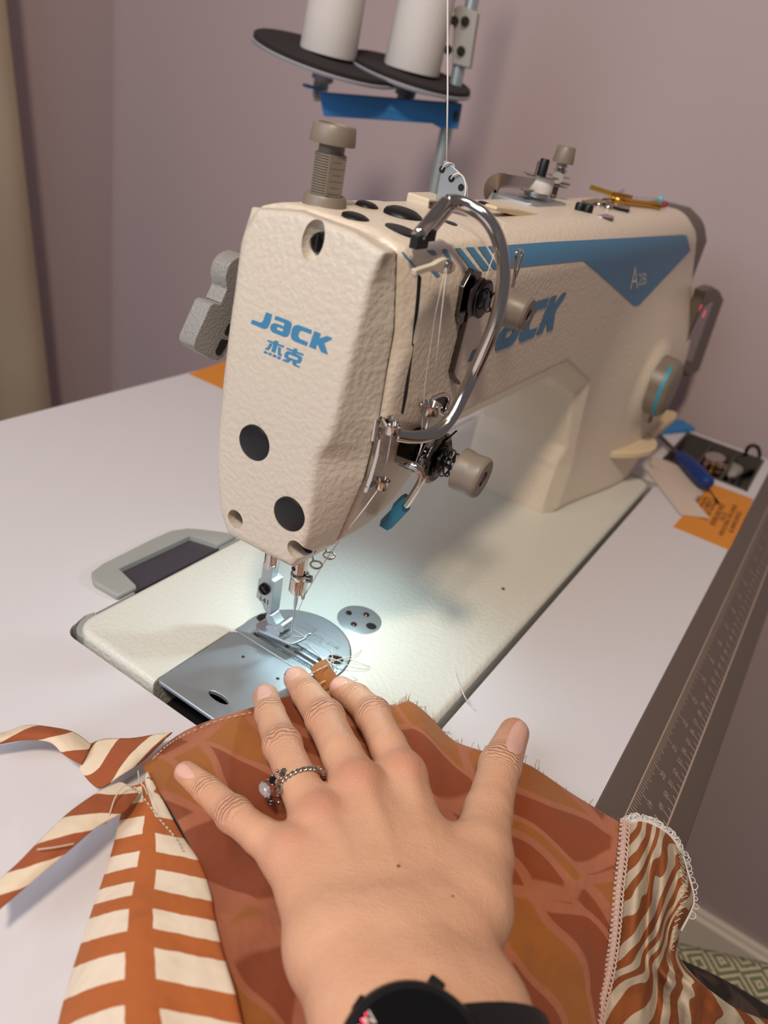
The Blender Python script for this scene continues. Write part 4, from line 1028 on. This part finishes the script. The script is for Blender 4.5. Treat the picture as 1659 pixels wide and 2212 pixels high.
# printed flap folded over at the left
L=[(285,1700),(262,1761),(243,1837),(222,1903),(203,1958),(172,2053),(143,2150),(118,2260),(85,2420)]
Mi=[(310,1690),(326,1761),(318,1837),(309,1903),(301,1958),(297,2053),(300,2150),(312,2260),(330,2420)]
Rr=[(318,1668),(385,1795),(425,1860),(447,1925),(455,1975),(474,2060),(500,2150),(524,2260),(562,2440)]
Z=[(2,8,9),(1,15,15),(1,18,19),(1,20,22),(1,23,24),(0,26,26),(0,28,27),(0,30,28),(0,31,27)]
ctrl=[]
for l,m_,r,z in zip(L,Mi,Rr,Z):
    q=lambda a,b,t,zz:(a[0]+(b[0]-a[0])*t,a[1]+(b[1]-a[1])*t,zz)
    ctrl.append([(l[0]+14,l[1]+8,-3),(l[0],l[1],z[0]+4),q(l,m_,.35,z[0]*.35+z[1]*.65),(m_[0],m_[1],z[1]),q(m_,r,.5,z[2]+.6),(r[0],r[1],z[2]),(r[0]+3,r[1]+5,z[2]-3)])
P,G=patch(ctrl,8,14)
uv=[]
yL=[1700,1761,1837,1903,1960,2053,2167,2290,2440]; yR=[1725,1797,1873,1958,2040,2171,2300,2430,2570]
for i in range(G.shape[0]):
    for j in range(G.shape[1]):
        px,py,_=G[i,j]; sx=np.interp(py,[m_[1] for m_ in Mi],[m_[0] for m_ in Mi]); lx=np.interp(py,[m_[1] for m_ in L],[m_[0] for m_ in L]); rx_=np.interp(py,[m_[1] for m_ in Rr],[m_[0] for m_ in Rr])
        if px<sx: uv.append(((px-sx)/max(1,sx-lx),np.interp(py+.12*(px-sx)-.0011*(px-sx)**2,yL,np.arange(9)-1.)))
        else: uv.append(((px-sx)/max(1,rx_-sx),np.interp(py-.2*(px-sx),yR,np.arange(9)-1.)))
cloth('printed_flap',P,M['fabric_blocks'],gm,uv=uv,label='folded flap with cream blocks on rust')
# ties
def ribbon(name,A,B,z,vs,lab,nu=5,nv=10,bulge=1.5):
    ctrl=[]
    for (a,b,zz) in zip(A,B,z):
        ctrl.append([(a[0],a[1],zz),((a[0]*2+b[0])/3,(a[1]*2+b[1])/3,zz+bulge),((a[0]+2*b[0])/3,(a[1]+2*b[1])/3,zz+bulge),(b[0],b[1],zz)])
    P,G=patch(ctrl,nu,nv); n,m=G.shape[:2]
    vv=np.interp(np.linspace(0,len(A)-1,n),np.arange(len(A)),vs)
    uv=[(2*j/(m-1)-1, vv[i]+.28*(2*j/(m-1)-1)) for i in range(n) for j in range(m)]
    return cloth(name,P,M['fabric_tie'],gm,uv=uv,label=lab,thick=.9)
ribbon('tie',[(262,1690),(220,1708),(155,1752),(98,1805),(35,1870),(-30,1925)],[(300,1712),(270,1752),(212,1785),(160,1828),(80,1895),(-30,1990)],[14,17,19,19,17,14],[.2,.62,1.1,1.55,2.1,2.7],'fabric tie running to the lower left')
ribbon('tie',[(-30,1592),(15,1582),(58,1568),(115,1573),(160,1584),(196,1610)],[(-30,1612),(12,1604),(62,1598),(110,1604),(140,1632),(176,1652)],[8,9,10,11,10,7],[.1,.35,.6,.92,1.3,1.62],'twisted fabric tie running to the left edge')
ribbon('tie_band',[(197,1608),(228,1597),(285,1596),(345,1586),(372,1583)],[(172,1662),(212,1702),(262,1675),(305,1645),(335,1615)],[5,7,9,8,6],[.05,.45,.95,1.4,1.8],'band joining the tie to the garment')
cloth('tie_tail',patch([[(232,1700,1),(268,1700,3),(290,1705,6)],[(262,1735,0),(275,1745,1),(292,1740,4)],[(268,1772,-1),(272,1775,0),(278,1770,1)]],6,6)[0],M['fabric_inside'],gm)
# folded seam tag between the fingertips
P,G=patch([[(672,1446,3),(688,1432,5.5),(704,1426,4)],[(676,1456,4.5),(694,1445,7),(712,1440,5)],[(686,1472,4),(704,1462,6),(722,1456,4)],[(700,1494,2),(716,1484,3),(738,1470,2)]],6,6)
cloth('seam_tag',P,M['fabric_inside'],gm,thick=1.4,label='small folded end of the seam between the fingertips')
# stitching: dashes along the hem, overlock loops, frayed threads
def dashes(pts,zoff,n,r=.28,fill=.6):
    Q=cr([settle(x,y,z+zoff) for x,y,z in pts],30); s=np.linspace(0,len(Q)-1,n+1); out=[]
    for a,b in zip(s[:-1],s[1:]):
        m=[Q[int(a)],Q[int(a+(b-a)*fill)]]
        if np.linalg.norm(m[1]-m[0])>.3: out.append(tube([m[0],(m[0]+m[1])/2+(0,0,.25),m[1]],r,6))
    return J(*out)
obj('hem_stitching',dashes([(330,1640,7),(362,1610,6.5),(400,1587,6),(470,1557,5.2),(548,1538,4.6),(600,1520,4)],1.2,26,.22),M['thread_pale'],gm,angle=None)
obj('hem_stitching',dashes([(290,1700,13),(315,1730,16),(345,1770,18),(375,1805,19),(395,1840,20)],2.2,18,.3),M['thread_pale'],gm,angle=None)
obj('seam_stitching',J(dashes([(668,1457,6),(690,1446,9.4),(710,1437,7)],.6,3,.34,.9),dashes([(690,1478,7),(704,1470,8)],.6,1,.34,.9)),M['thread_pale'],gm,angle=None)
seam=[(1350,1775,3),(1345,1845,2),(1336,1925,-4),(1329,2010,-12),(1318,2090,-22),(1300,2170,-32),(1287,2250,-42)]
Q=cr([settle(x,y,z+2) for x,y,z in seam],40)
loops=[]
n=46; idx=np.linspace(0,len(Q)-1,n).astype(int)
for k in range(n-1):
    a,b=Q[idx[k]],Q[idx[k+1]]; tdir=nrm(b-a); sd_=nrm(np.cross(tdir,(0,0,1))); Ls=np.linalg.norm(b-a)
    c=(a+b)/2
    loops.append(tube([c+sd_*2.2-tdir*Ls*.5,c+sd_*.4-tdir*Ls*.7+(0,0,.7),c-sd_*1.9-tdir*Ls*.1+(0,0,.5),c-sd_*1.6+tdir*Ls*.55+(0,0,.4),c+sd_*.6+tdir*Ls*.35+(0,0,1.1),c+sd_*2.2+tdir*Ls*.2]+[],.40,6,smooth=4))
loops.append(tube(Q+np.array([.0,.0,-.6]),1.3,10))
obj('overlock_seam',J(*loops),mat('thread_pink','#c4a79a',.8),gm,angle=None,label='pinkish overlock stitching down the seam')
# ruffle
ctrl=[
[(1352,1778,2),(1378,1772,3),(1402,1776,2),(1425,1788,0),(1448,1806,-4),(1464,1830,-8),(1474,1850,-14)],
[(1347,1845,1),(1380,1850,4),(1405,1850,-1),(1432,1858,3),(1456,1868,-5),(1476,1886,-6),(1488,1900,-18)],
[(1338,1925,-5),(1375,1935,1),(1402,1940,-7),(1430,1945,0),(1456,1945,-10),(1480,1945,-12),(1497,1950,-24)],
[(1331,2010,-13),(1372,2015,-6),(1400,2020,-16),(1425,2022,-8),(1440,2022,-18),(1456,2020,-18),(1466,2022,-30)],
[(1318,2090,-23),(1370,2085,-15),(1400,2088,-26),(1425,2090,-18),(1445,2090,-30),(1462,2085,-28),(1478,2085,-40)],
[(1305,2150,-32),(1375,2145,-26),(1420,2145,-38),(1465,2145,-30),(1505,2150,-42),(1550,2155,-48),(1585,2180,-60)],
[(1290,2260,-46),(1380,2255,-44),(1450,2255,-60),(1520,2255,-55),(1580,2250,-75),(1640,2240,-80),(1690,2225,-95)],
[(1255,2440,-96),(1350,2440,-98),(1440,2440,-110),(1530,2440,-108),(1610,2430,-125),(1690,2420,-130),(1760,2400,-150)]]
def wr2(px,py,a,b): return 2.4*math.sin(px/8.5+py/55.)*min(1,a*2.5)*math.sin(b*math.pi)
P,G=patch(ctrl,10,12,wr2)
n,m=G.shape[:2]; uv=[(j/(m-1)*9.,i/(n-1)*13.) for i in range(n) for j in range(m)]
cloth('ruffle',P,M['fabric_zebra_shaded'],gm,uv=uv,label='gathered cream and rust ruffle')
edge=np.concatenate([P[0],P[1:38:3,-1]]); E_=cr(edge[::3],6)
lo_=[]
for k in range(0,len(E_)-4,2):
    c=E_[k]; tdir=nrm(E_[k+2]-E_[k]); up_=np.array([0,0,1.]); sd_=nrm(np.cross(tdir,up_)); 
    if np.dot(sd_,(1,-.2,.3))<0: sd_=-sd_
    rr=1.0+.9*RNG.random(); cc=c+sd_*rr*.7+up_*(.5*RNG.random()+.3); ax=nrm(up_+RNG.normal(size=3)*.35); u_,v_,_=frame(ax)
    lo_.append(tube([cc+rr*(math.cos(a)*u_+math.sin(a)*v_) for a in np.linspace(0,2*np.pi,14,endpoint=False)],.24,6,closed=True))
lo_.append(tube(E_,.9,8))
obj('overlock_edge',J(*lo_),M['thread_white'],gm,angle=None,label='white looped overlock thread along the ruffle edge')
zz=[]; ia=G.shape[0]
for k in range(4,44,1):
    j=int(m*.80)+(3 if k%2 else -3); zz.append(P[min(k,n-1)][min(j,m-1)]+np.array([0,0,1.5])+nrm(CAM-P[min(k,n-1)][min(j,m-1)])*.8)
obj('zigzag_stitching',tube(zz,.26,6),M['thread_pale'],gm,angle=None)
fr_=[]
fe=cr([settle(x,y,z) for x,y,z in [(848,1524,7),(885,1516,9),(928,1548,7),(980,1600,5),(1060,1628,5),(1140,1652,5),(1240,1718,4),(1340,1779,3)]],30)
for k in range(90):
    i=int(RNG.random()*(len(fe)-2)); c=fe[i]; d_=nrm(np.array([.75,.55,.1])+RNG.normal(size=3)*.35); l=1+4.5*RNG.random()**2
    fr_.append(tube([c-d_*.6,c+d_*l*.5+(0,0,.2),c+d_*l+np.array([.2,-.4,-.2])*l*.4],.11,4))
obj('frayed_edge',J(*fr_),mat('fray','#a8663a',.8),gm,angle=None,label='frayed rust threads along the cut edge')
le=[]
for pts in ([(700,1430,3),(704,1421,5),(715,1414,4),(745,1420,2),(800,1440,1)],[(705,1432,3),(735,1424,3),(765,1415,2),(781,1404,1)],[(716,1402,1),(718,1420,3),(722,1445,1)],[(708,1420,2),(730,1427,4),(760,1440,2),(797,1446,1)],[(709,1430,3),(725,1440,3),(728,1446,1)],[(716,1422,3),(712,1445,1)],[(756,1452,1),(770,1466,1),(765,1470,1)]):
    le.append(tube([settle(x,y,z,.5) for x,y,z in pts],.24,6,smooth=6))
obj('thread_ends',J(*le),M['thread_white'],gm,angle=None,label='loose white thread ends over the needle plate')
lt=[]
for pts in ([(298,1665,20),(300,1690,22),(290,1695,22),(265,1700,23),(248,1725,22),(238,1755,20),(225,1785,16)],[(302,1690,22),(312,1700,22),(318,1716,20)],[(80,1835,24),(120,1830,24),(160,1822,23)]):
    lt.append(tube([at(x,y,z=z) for x,y,z in pts],.26,6,smooth=6))
obj('thread_ends',J(*lt),M['thread_pale'],gm,angle=None,label='loose cream thread ends at the tie')
# ---------------------------------------------------------------- person: left hand and forearm, thigh
def jp(l): return [(at(x,y,z=z),r) for x,y,z,r in l]
FING=dict(
 index=jp([(737,1487,8,6.0),(770,1508,13.5,6.9),(806,1546,20.5,7.8),(838,1612,25,8.0),(868,1682,25,9.6)]),
 middle=jp([(640,1467,8,6.3),(663,1499,14,7.2),(702,1553,22.5,8.3),(737,1627,27,8.4),(772,1708,27,10.2)]),
 ring=jp([(574,1504,8,6.0),(583,1542,13.5,6.8),(610,1611,21.5,7.7),(646,1693,25,8.0),(690,1783,25,9.8)]),
 pinky=jp([(402,1671,8,5.1),(448,1708,11.5,5.8),(505,1761,17,6.5),(562,1806,20,7.0),(628,1852,22,9.2)]),
 thumb=jp([(1110,1584,18,7.2),(1080,1654,21,9.0),(1054,1755,23,9.6),(1035,1850,25,12.5),(1008,1960,27,15.5)]))
CARP=jp([(952,2035,28,15),(880,2045,30,15.8),(805,2050,30,15.4),(724,2048,27,14)])
WR=jp([(1020,2190,33,15.5),(910,2195,35,17.5),(798,2195,33,15.5)])
fd_=nrm(WR[1][0]-FING['middle'][4][0]); fd_=nrm(fd_*np.array([1,1,0])+np.array([0,0,.18]))
EL=[(w_+fd_*150+(WR[1][0]-w_)*.25,r*1.55) for w_,r in WR]
def cone_sdf(p,a,ra,b,rb):
    ba=b-a; l2=ba@ba; rr=ra-rb; a2=l2-rr*rr; il2=1/l2
    pa=p-a; y=pa@ba; z=y-l2; w=pa*l2-y[:,None]*ba; x2=(w*w).sum(1); y2=y*y*l2; z2=z*z*l2
    k=np.sign(rr)*rr*rr*x2
    d=(np.sqrt(x2*a2*il2)+y*rr)*il2-ra
    c1=np.sign(z)*a2*z2>k; c2=np.sign(y)*a2*y2<k
    d=np.where(c1,np.sqrt(x2+z2)*il2-rb,np.where(c2,np.sqrt(x2+y2)*il2-ra,d)); return d
def chain(p,ch,k):
    d=None
    for (a,ra),(b,rb) in zip(ch[:-1],ch[1:]):
        q=cone_sdf(p,a,ra,b,rb); d=q if d is None else smin(d,q,k)
    return d
mat('mole','#7a4630',.6)
KN=[]                                       # small knuckle bumps
for f in ('index','middle','ring','pinky'):
    c,r=FING[f][4]; KN.append((c+np.array([0,0,r*.5]),r*.72))
def hand_sdf(X,Y,Z):
    sh=X.shape; p=np.stack([X.ravel(),Y.ravel(),Z.ravel()],1)
    d=None
    for f in ('index','middle','ring','pinky'):
        q=chain(p,FING[f],1.5); c,r=FING[f][2]
        q=smin(q,np.linalg.norm((p-c-np.array([0,0,.8]))*np.array([1,1,1.05]),axis=1)-r*1.02,3)
        d=q if d is None else smin(d,q,.9)
    pal=None
    for f,cp_ in zip(('index','middle','ring','pinky'),CARP):
        c,r=FING[f][4]; q=cone_sdf(p,c,r*1.02,cp_[0],cp_[1]); pal=q if pal is None else smin(pal,q,9)
    M4=[FING[f][4][0] for f in ('index','middle','ring','pinky')]
    for i in range(3): pal=smin(pal,cone_sdf(p,M4[i]-(0,0,2),7.,M4[i+1]-(0,0,2),7.),6)
    for i in range(3): pal=smin(pal,cone_sdf(p,CARP[i][0],13,CARP[i+1][0],13),8)
    for c_,w_,wi in zip(CARP,(WR[0],WR[1],WR[1],WR[2]),range(4)): pal=smin(pal,cone_sdf(p,c_[0],c_[1],w_[0],w_[1]),9)
    for w_,e in zip(WR,EL): pal=smin(pal,cone_sdf(p,w_[0],w_[1],e[0],e[1]),10)
    th=chain(p,FING['thumb'],3)
    thb=cone_sdf(p,FING['thumb'][4][0],14.5,CARP[0][0],14)
    pal=smin(pal,thb,9)
    pal=smin(pal,cone_sdf(p,FING['thumb'][3][0]-(0,0,2),9.,FING['index'][4][0]*.45+CARP[0][0]*.55,9.),12)
    d=smin(d,pal,4.5); d=smin(d,th,6)
    for c,r in KN: d=smin(d,np.linalg.norm(p-c,axis=1)-r,5)
    for f,cp_ in zip(('index','middle','ring'),CARP):   # extensor tendons
        c,r=FING[f][4]; a=c+np.array([0,0,r*.78]); b=cp_[0]+np.array([0,0,cp_[1]*.80]); d=smin(d,cone_sdf(p,a,3.0,a*.3+b*.7,1.6),3.5)
    return d.reshape(sh)
allp=np.array([q for ch in FING.values() for q,_ in ch]+[q for q,_ in CARP+WR])
lo=allp.min(0)-22; hi=allp.max(0)+22; lo[2]=-6; hi[2]=76
for q,r in EL: lo=np.minimum(lo,q-r-6); hi=np.maximum(hi,q+r+6)
hv,hf=surfnet(hand_sdf,lo,hi,1.5)
# skin: creases at the joints and redness over knuckles are stored as attributes of the skin itself
t=NT('skin'); t.set(Roughness=.5); t.b.inputs['Specular IOR Level'].default_value=.35
t.b.inputs['Subsurface Weight'].default_value=.25; t.b.inputs['Subsurface Radius'].default_value=(1,.35,.2); t.b.inputs['Subsurface Scale'].default_value=.004
at_=t.add('ShaderNodeAttribute',attribute_name='skin'); sx=t.add('ShaderNodeSeparateColor'); t.lk(at_.outputs['Color'],sx.inputs[0])
dpos,wgt,red=sx.outputs[0],sx.outputs[1],sx.outputs[2]
nz=t.noise(160,3,.6); nb=t.noise(38,3,.6); nf=t.noise(900,2,.6)
ph=t.math('ADD',t.math('MULTIPLY',t.math('SUBTRACT',dpos,.5),46),t.math('MULTIPLY',t.math('SUBTRACT',t.noise(190,2,.5),.5),7.5))
cs=t.math('POWER',t.math('ABSOLUTE',t.math('COSINE',ph)),7)
cr_h=t.math('MULTIPLY',t.math('MULTIPLY',cs,wgt),-1.0)
vo=t.add('ShaderNodeTexVoronoi',i_Scale=1250,feature='F1'); tcs=t.add('ShaderNodeTexCoord'); t.lk(tcs.outputs['Object'],vo.inputs['Vector'])
hh=t.math('ADD',cr_h,t.math('MULTIPLY',vo.outputs[0],.16)); hh=t.math('ADD',hh,t.math('MULTIPLY',nz,.25)); hh=t.math('ADD',hh,t.math('MULTIPLY',t.noise(75,2,.5),.8))
t.bump(hh,.8,.0013)
base=t.mix(nb,lin('#dbae90'),lin('#cf9c7c')); base=t.mix(t.math('MULTIPLY',red,.55),base,lin('#b8604f'))
base=t.mix(t.math('MULTIPLY',t.math('MULTIPLY',cs,wgt),.42),base,lin('#8e5142'))
t.lk(base,t.b.inputs['Base Color']); M['skin']=t.m
ps=thing('person','person with a dark watch and silver ring pressing the fabric with the left hand','person',(EL[1][0][0],EL[1][0][1],ZF))
hd=obj('hand',(hv,hf),M['skin'],ps,angle=None,label='left hand and forearm, palm down')
W=np.zeros((len(hv),3)); best=np.full(len(hv),0.)
for f,ch in FING.items():
    for i,ww in ((1,.7),(2,1.0)):
        if f=='thumb' and i==2: continue
        c,r=ch[i]; ax=nrm(ch[i-1][0]-ch[i+1][0]); dp=hv-c; dd_=dp@ax; lat=dp-dd_[:,None]*ax
        up=np.clip(lat[:,2]/r,0,1)
        wv=ww*np.exp(-(dd_/(r*.62))**2)*np.clip(up*1.5-.15,0,1); wv[np.linalg.norm(lat,axis=1)>r*1.6]=0
        m_=wv>best; best[m_]=wv[m_]; W[m_,0]=.5+dd_[m_]*.035; W[m_,1]=wv[m_]
for f in ('index','middle','ring','pinky'):
    c,r=FING[f][4]; W[:,2]=np.maximum(W[:,2],(.9 if f!='pinky' else .8)*np.exp(-(np.linalg.norm(hv-c-np.array([0,0,r*.8]),axis=1)/(r*.85))**2))
    c,r=FING[f][2]; W[:,2]=np.maximum(W[:,2],.4*np.exp(-(np.linalg.norm(hv-c,axis=1)/(r*1.2))**2))
    c,r=FING[f][0]; W[:,2]=np.maximum(W[:,2],.45*np.exp(-(np.linalg.norm(hv-c,axis=1)/(r*1.1))**2))
c,r=FING['thumb'][0]; W[:,2]=np.maximum(W[:,2],.8*np.exp(-(np.linalg.norm(hv-c,axis=1)/(r*2.0))**2))
ca=hd.data.color_attributes.new('skin','FLOAT_COLOR','POINT')
ca.data.foreach_set('color',np.concatenate([W,np.ones((len(W),1))],1).ravel())
HBV=bvh(hd)
t=NT('nail'); t.set(Base_Color=lin('#e2b4a4'),Roughness=.18); t.b.inputs['Subsurface Weight'].default_value=.2; t.b.inputs['Subsurface Radius'].default_value=(1,.4,.3); t.b.inputs['Subsurface Scale'].default_value=.002; M['nail']=t.m
NAILS=[[(711.5,1482),(718,1472),(730,1466),(745,1464.5),(752,1469),(745,1477),(734,1485),(722,1492),(714,1494),(711,1488)],
[(611,1452),(616,1444),(626.8,1441.5),(641,1444),(650,1450),(648,1458),(637.6,1465),(627,1471),(618,1470),(612,1461)],
[(555,1492),(560,1483),(572,1480),(585,1485),(588,1496),(580,1504.5),(566,1510),(556,1513),(554,1502)],
[(379,1657),(389,1649.5),(405,1653),(418,1668),(420,1678),(405,1683),(388,1679),(380,1670)],
[(1093,1612),(1100,1585),(1110,1566),(1122,1556),(1136,1556),(1139,1568),(1133,1597),(1123,1628),(1108,1626)]]
for k,pl in enumerate(NAILS):
    P_=np.array(pl); c=P_.mean(0); V=[];ok=True
    rings=(1,.8,.5,.01); nn=len(pl)*3; PP=cr([(x,y,0) for x,y in pl],3,True)[:,:2]
    last=None
    for s_ in rings:
        for p in PP:
            q=c+(p-c)*s_; h=None; tt=1.
            while h is None and tt>.3: h=cast(HBV,*(c+(q-c)*tt),off=.05 if s_==1 else .42); tt-=.06
            V.append(h)
    F=[]
    for i in range(len(rings)-1):
        for j in range(nn): F.append([i*nn+j,(i+1)*nn+j,(i+1)*nn+(j+1)%nn,i*nn+(j+1)%nn])
    F.append([(len(rings)-1)*nn+j for j in range(nn)][::-1])
    V=np.array(V); a,b,c3=V[F[0][0]],V[F[0][1]],V[F[0][2]]
    if np.dot(np.cross(b-a,c3-a),CAM-a)<0: F=[f[::-1] for f in F]
    obj('fingernail',(V,F),M['nail'],hd,angle=None)
# thigh in dark patterned trousers below the table edge
tA=at(1350,2203,z=-170); tB=at(1585,2328,z=-205)
u_=nrm(tB-tA)
obj('trouser_leg',tube([tA-u_*120+(0,0,-10),tA-u_*60,tA,tB,tB+u_*160+(0,0,-30)],[50,46,42,46,52],24,smooth=8),M['trouser'],ps,angle=None,label='thigh in dark patterned trousers')
# ring on the ring finger
rc,rr=FING['ring'][3]; ax=nrm(FING['ring'][2][0]-FING['ring'][4][0])
rc=at(652,1694,z=24.5); R_=9.1
rg_=thing('finger_ring','twisted silver ring with clear and dark stones on the ring finger','ring',rc)
u_,v_,_=frame(nrm(ax+np.array([0,0,.12])))
def rp(a,rad): return rc+rad*(math.cos(a)*u_+math.sin(a)*v_)
# angle of the stones: towards the left in the photo
tgt=at(592,1702,z=24); tv=tgt-rc; a0=math.atan2(tv@v_,tv@u_)
for ph_ in (0,math.pi):
    pts=[]
    for i in range(160):
        a=a0+2*np.pi*i/160; tw_=a*13+ph_; e=nrm(rp(a,1)-rc); pts.append(rp(a,R_)+.62*(math.cos(tw_)*e+math.sin(tw_)*ax))
    obj('band',tube(pts,.72,8,closed=True),M['silver'],rg_,angle=None)
e=nrm(rp(a0,1)-rc); sdv=nrm(np.cross(ax,e))
def gem(c,n,r1,r2,m,label,dirv):
    n=nrm(n); u2=nrm(dirv-n*np.dot(dirv,n)); w2=np.cross(n,u2); V=[];k=14
    prof=[(.55,1.0),(.8,.75),(1,.25),(.95,0),(.4,-.8)]
    for s_,h in prof:
        for j in range(k): V.append(c+n*h*r2*.8+s_*(r1*math.cos(2*np.pi*j/k)*u2+r2*math.sin(2*np.pi*j/k)*w2))
    F=[[i*k+j,i*k+(j+1)%k,(i+1)*k+(j+1)%k,(i+1)*k+j] for i in range(len(prof)-1) for j in range(k)]+[list(range(k))[::-1],[(len(prof)-1)*k+j for j in range(k)]]
    F=[f[::-1] for f in F]
    g=obj('stone',(np.array(V),F),m,rg_,smooth=False,label=label)
    pr2=[]
    for j in range(4):
        a=math.pi/4+j*math.pi/2; q=c+1.02*(r1*math.cos(a)*u2+r2*math.sin(a)*w2); pr2.append(tube([q-n*r2*.9,q,q+n*r2*.35-(q-c)*.12],.38,6)); pr2.append(sphere(q+n*r2*.35-(q-c)*.1,.5,6))
    obj('setting',J(*pr2),M['silver'],rg_,angle=None)
clear=mat('stone_clear','#eef0f4',.02,0,trans=.7,spec=.9); M['stone_clear'].node_tree.nodes['Principled BSDF'].inputs['IOR'].default_value=2.0
dark=mat('stone_dark','#060a18',.05,spec=.9)
cu_=np.array(CAM)-rc; cu_=nrm(cu_)
sc_=at(574,1705,z=27); gem(sc_,nrm(e+.55*cu_),3.5,2.4,clear,'clear oval stone',at(582,1728,z=27)-at(566,1690,z=27))
s2=at(590,1685,z=30); gem(s2,nrm(.5*e+cu_),1.9,1.7,dark,'dark blue stone',ax)
s3=at(585,1730,z=22); gem(s3,nrm(e+.3*cu_),1.3,1.1,dark,'dark blue stone',ax)
for a_,b_,zz_ in (((603,1676),(624,1660),31),((598,1716),(609,1692),28)):
    p=at(*a_,z=zz_); q=at(*b_,z=zz_); dv=q-p; sd2=nrm(np.cross(dv,cu_)); V=[];n_=8
    for i in range(n_+1):
        t_=i/n_; wdt=1.5*math.sin(math.pi*t_)+.05
        for s_,h in ((-1,0),(0,.7),(1,0),(0,-.4)): V.append(p+dv*t_+sd2*wdt*s_+cu_*h)
    F=[[i*4+j,i*4+(j+1)%4,(i+1)*4+(j+1)%4,(i+1)*4+j] for i in range(n_) for j in range(4)]
    obj('leaf',(np.array(V),F),M['silver'],rg_,angle=60)
obj('beads',J(*[sphere(at(x,y,z=z),.75,8) for x,y,z in ((599,1665,31),(608,1681,31),(600,1719,25),(602,1733,22),(596,1690,30))]),M['silver'],rg_)
# watch on the wrist
wc=at(893,2312,z=57); wn=nrm(np.array([-.12,-.05,1])+.25*(CAM-wc)/300); 
wt_=thing('wrist_watch','black round watch on the wrist at the bottom edge of the photo','watch',wc)
obj('case',lathe([(.01,-5),(19,-5),(20.5,-3),(20.5,1),(19.5,2.6),(18,3),(.01,3)],wc,wn,56),M['black_rubber'],wt_)
obj('dial',lathe([(.01,3.0),(17.6,3.0),(17.6,3.25),(.01,3.3)],wc,wn,56),M['black_gloss'],wt_,label='dark watch face')
u_,v_,_=frame(wn)
for p,s_ in (((812,2188),1.0),((798,2204),1.0)):
    q=cast(bvh(bpy.data.objects['dial']),*p,off=.15)
    if q is not None:
        V,F=text_mesh('W 30' if p[0]==812 else '12',5); a_=nrm(at(830,2160,z=58)-at(810,2190,z=58)); b_=np.cross(wn,a_)
        obj('digits',([q+a_*x+b_*y for x,y,_ in V],F),M['white_print'] if p[0]==812 else M['led_red'],wt_,smooth=False,label='small lit numerals')
for p in ((783,2178),(938,2133)):
    q=at(*p,z=58); obj('button',obox(q,u_*2.4,v_*2.4,wn*1.6),M['black_rubber'],wt_,bevel=(.8,2))
wx_=nrm(np.cross(fd_,(0,0,1))); wr_c=wc-wn*24; pts=[]
cen=WR[1][0]+fd_*19; bnd=[]
for i in range(40):
    a=2*np.pi*i/40; bnd.append(cen+np.array([0,0,-1])+wx_*35.5*math.cos(a)+np.array([0,0,1])*22.5*math.sin(a))
obj('strap',sweep(bnd,[(-1.3,-9),(1.3,-9),(1.3,9),(-1.3,9)],up=fd_,closed=True),M['black_rubber'],wt_,angle=40,label='black watch strap')

for p,r in (((861,1871),.75),((978,1936),.5)):
    q=cast(HBV,*p,off=0); obj('mole',lathe([(r,-.1),(r*.8,.12),(.01,.16)],q,(0,0,1),12),M['mole'],hd)
# ---------------------------------------------------------------- light
sc=bpy.context.scene
w=bpy.data.worlds.new('world'); sc.world=w; w.use_nodes=True
w.node_tree.nodes['Background'].inputs[0].default_value=(.74,.68,.70,1); w.node_tree.nodes['Background'].inputs[1].default_value=.16
def area(name,loc,to,size,power,col):
    l=bpy.data.lights.new(name,'AREA'); l.shape='DISK'; l.size=size; l.energy=power; l.color=col
    o=bpy.data.objects.new(name,l); C.objects.link(o); o.location=[v*S for v in loc]
    d=Vector(np.array(to,float)-np.array(loc,float)); o.rotation_euler=d.to_track_quat('-Z','Y').to_euler(); return o
area('ceiling_lamp',(-800,-270,1300),(0,0,100),.17,14.2,(1,.83,.65))
area('window_light',(-850,250,750),(0,50,50),.8,6,(.78,.85,1))
l=bpy.data.lights.new('led_lamp','SPOT'); l.energy=.18; l.color=(.68,.94,1); l.spot_size=math.radians(150); l.spot_blend=.5; l.shadow_soft_size=.003
o=bpy.data.objects.new('led_lamp',l); C.objects.link(o); o.location=(.033,-.008,.068); o.rotation_euler=(0,math.radians(12),0)
sc.view_settings.view_transform='Standard'; sc.view_settings.look='None'; sc.view_settings.exposure=.14; sc.view_settings.gamma=1; sc.view_settings.use_curve_mapping=False
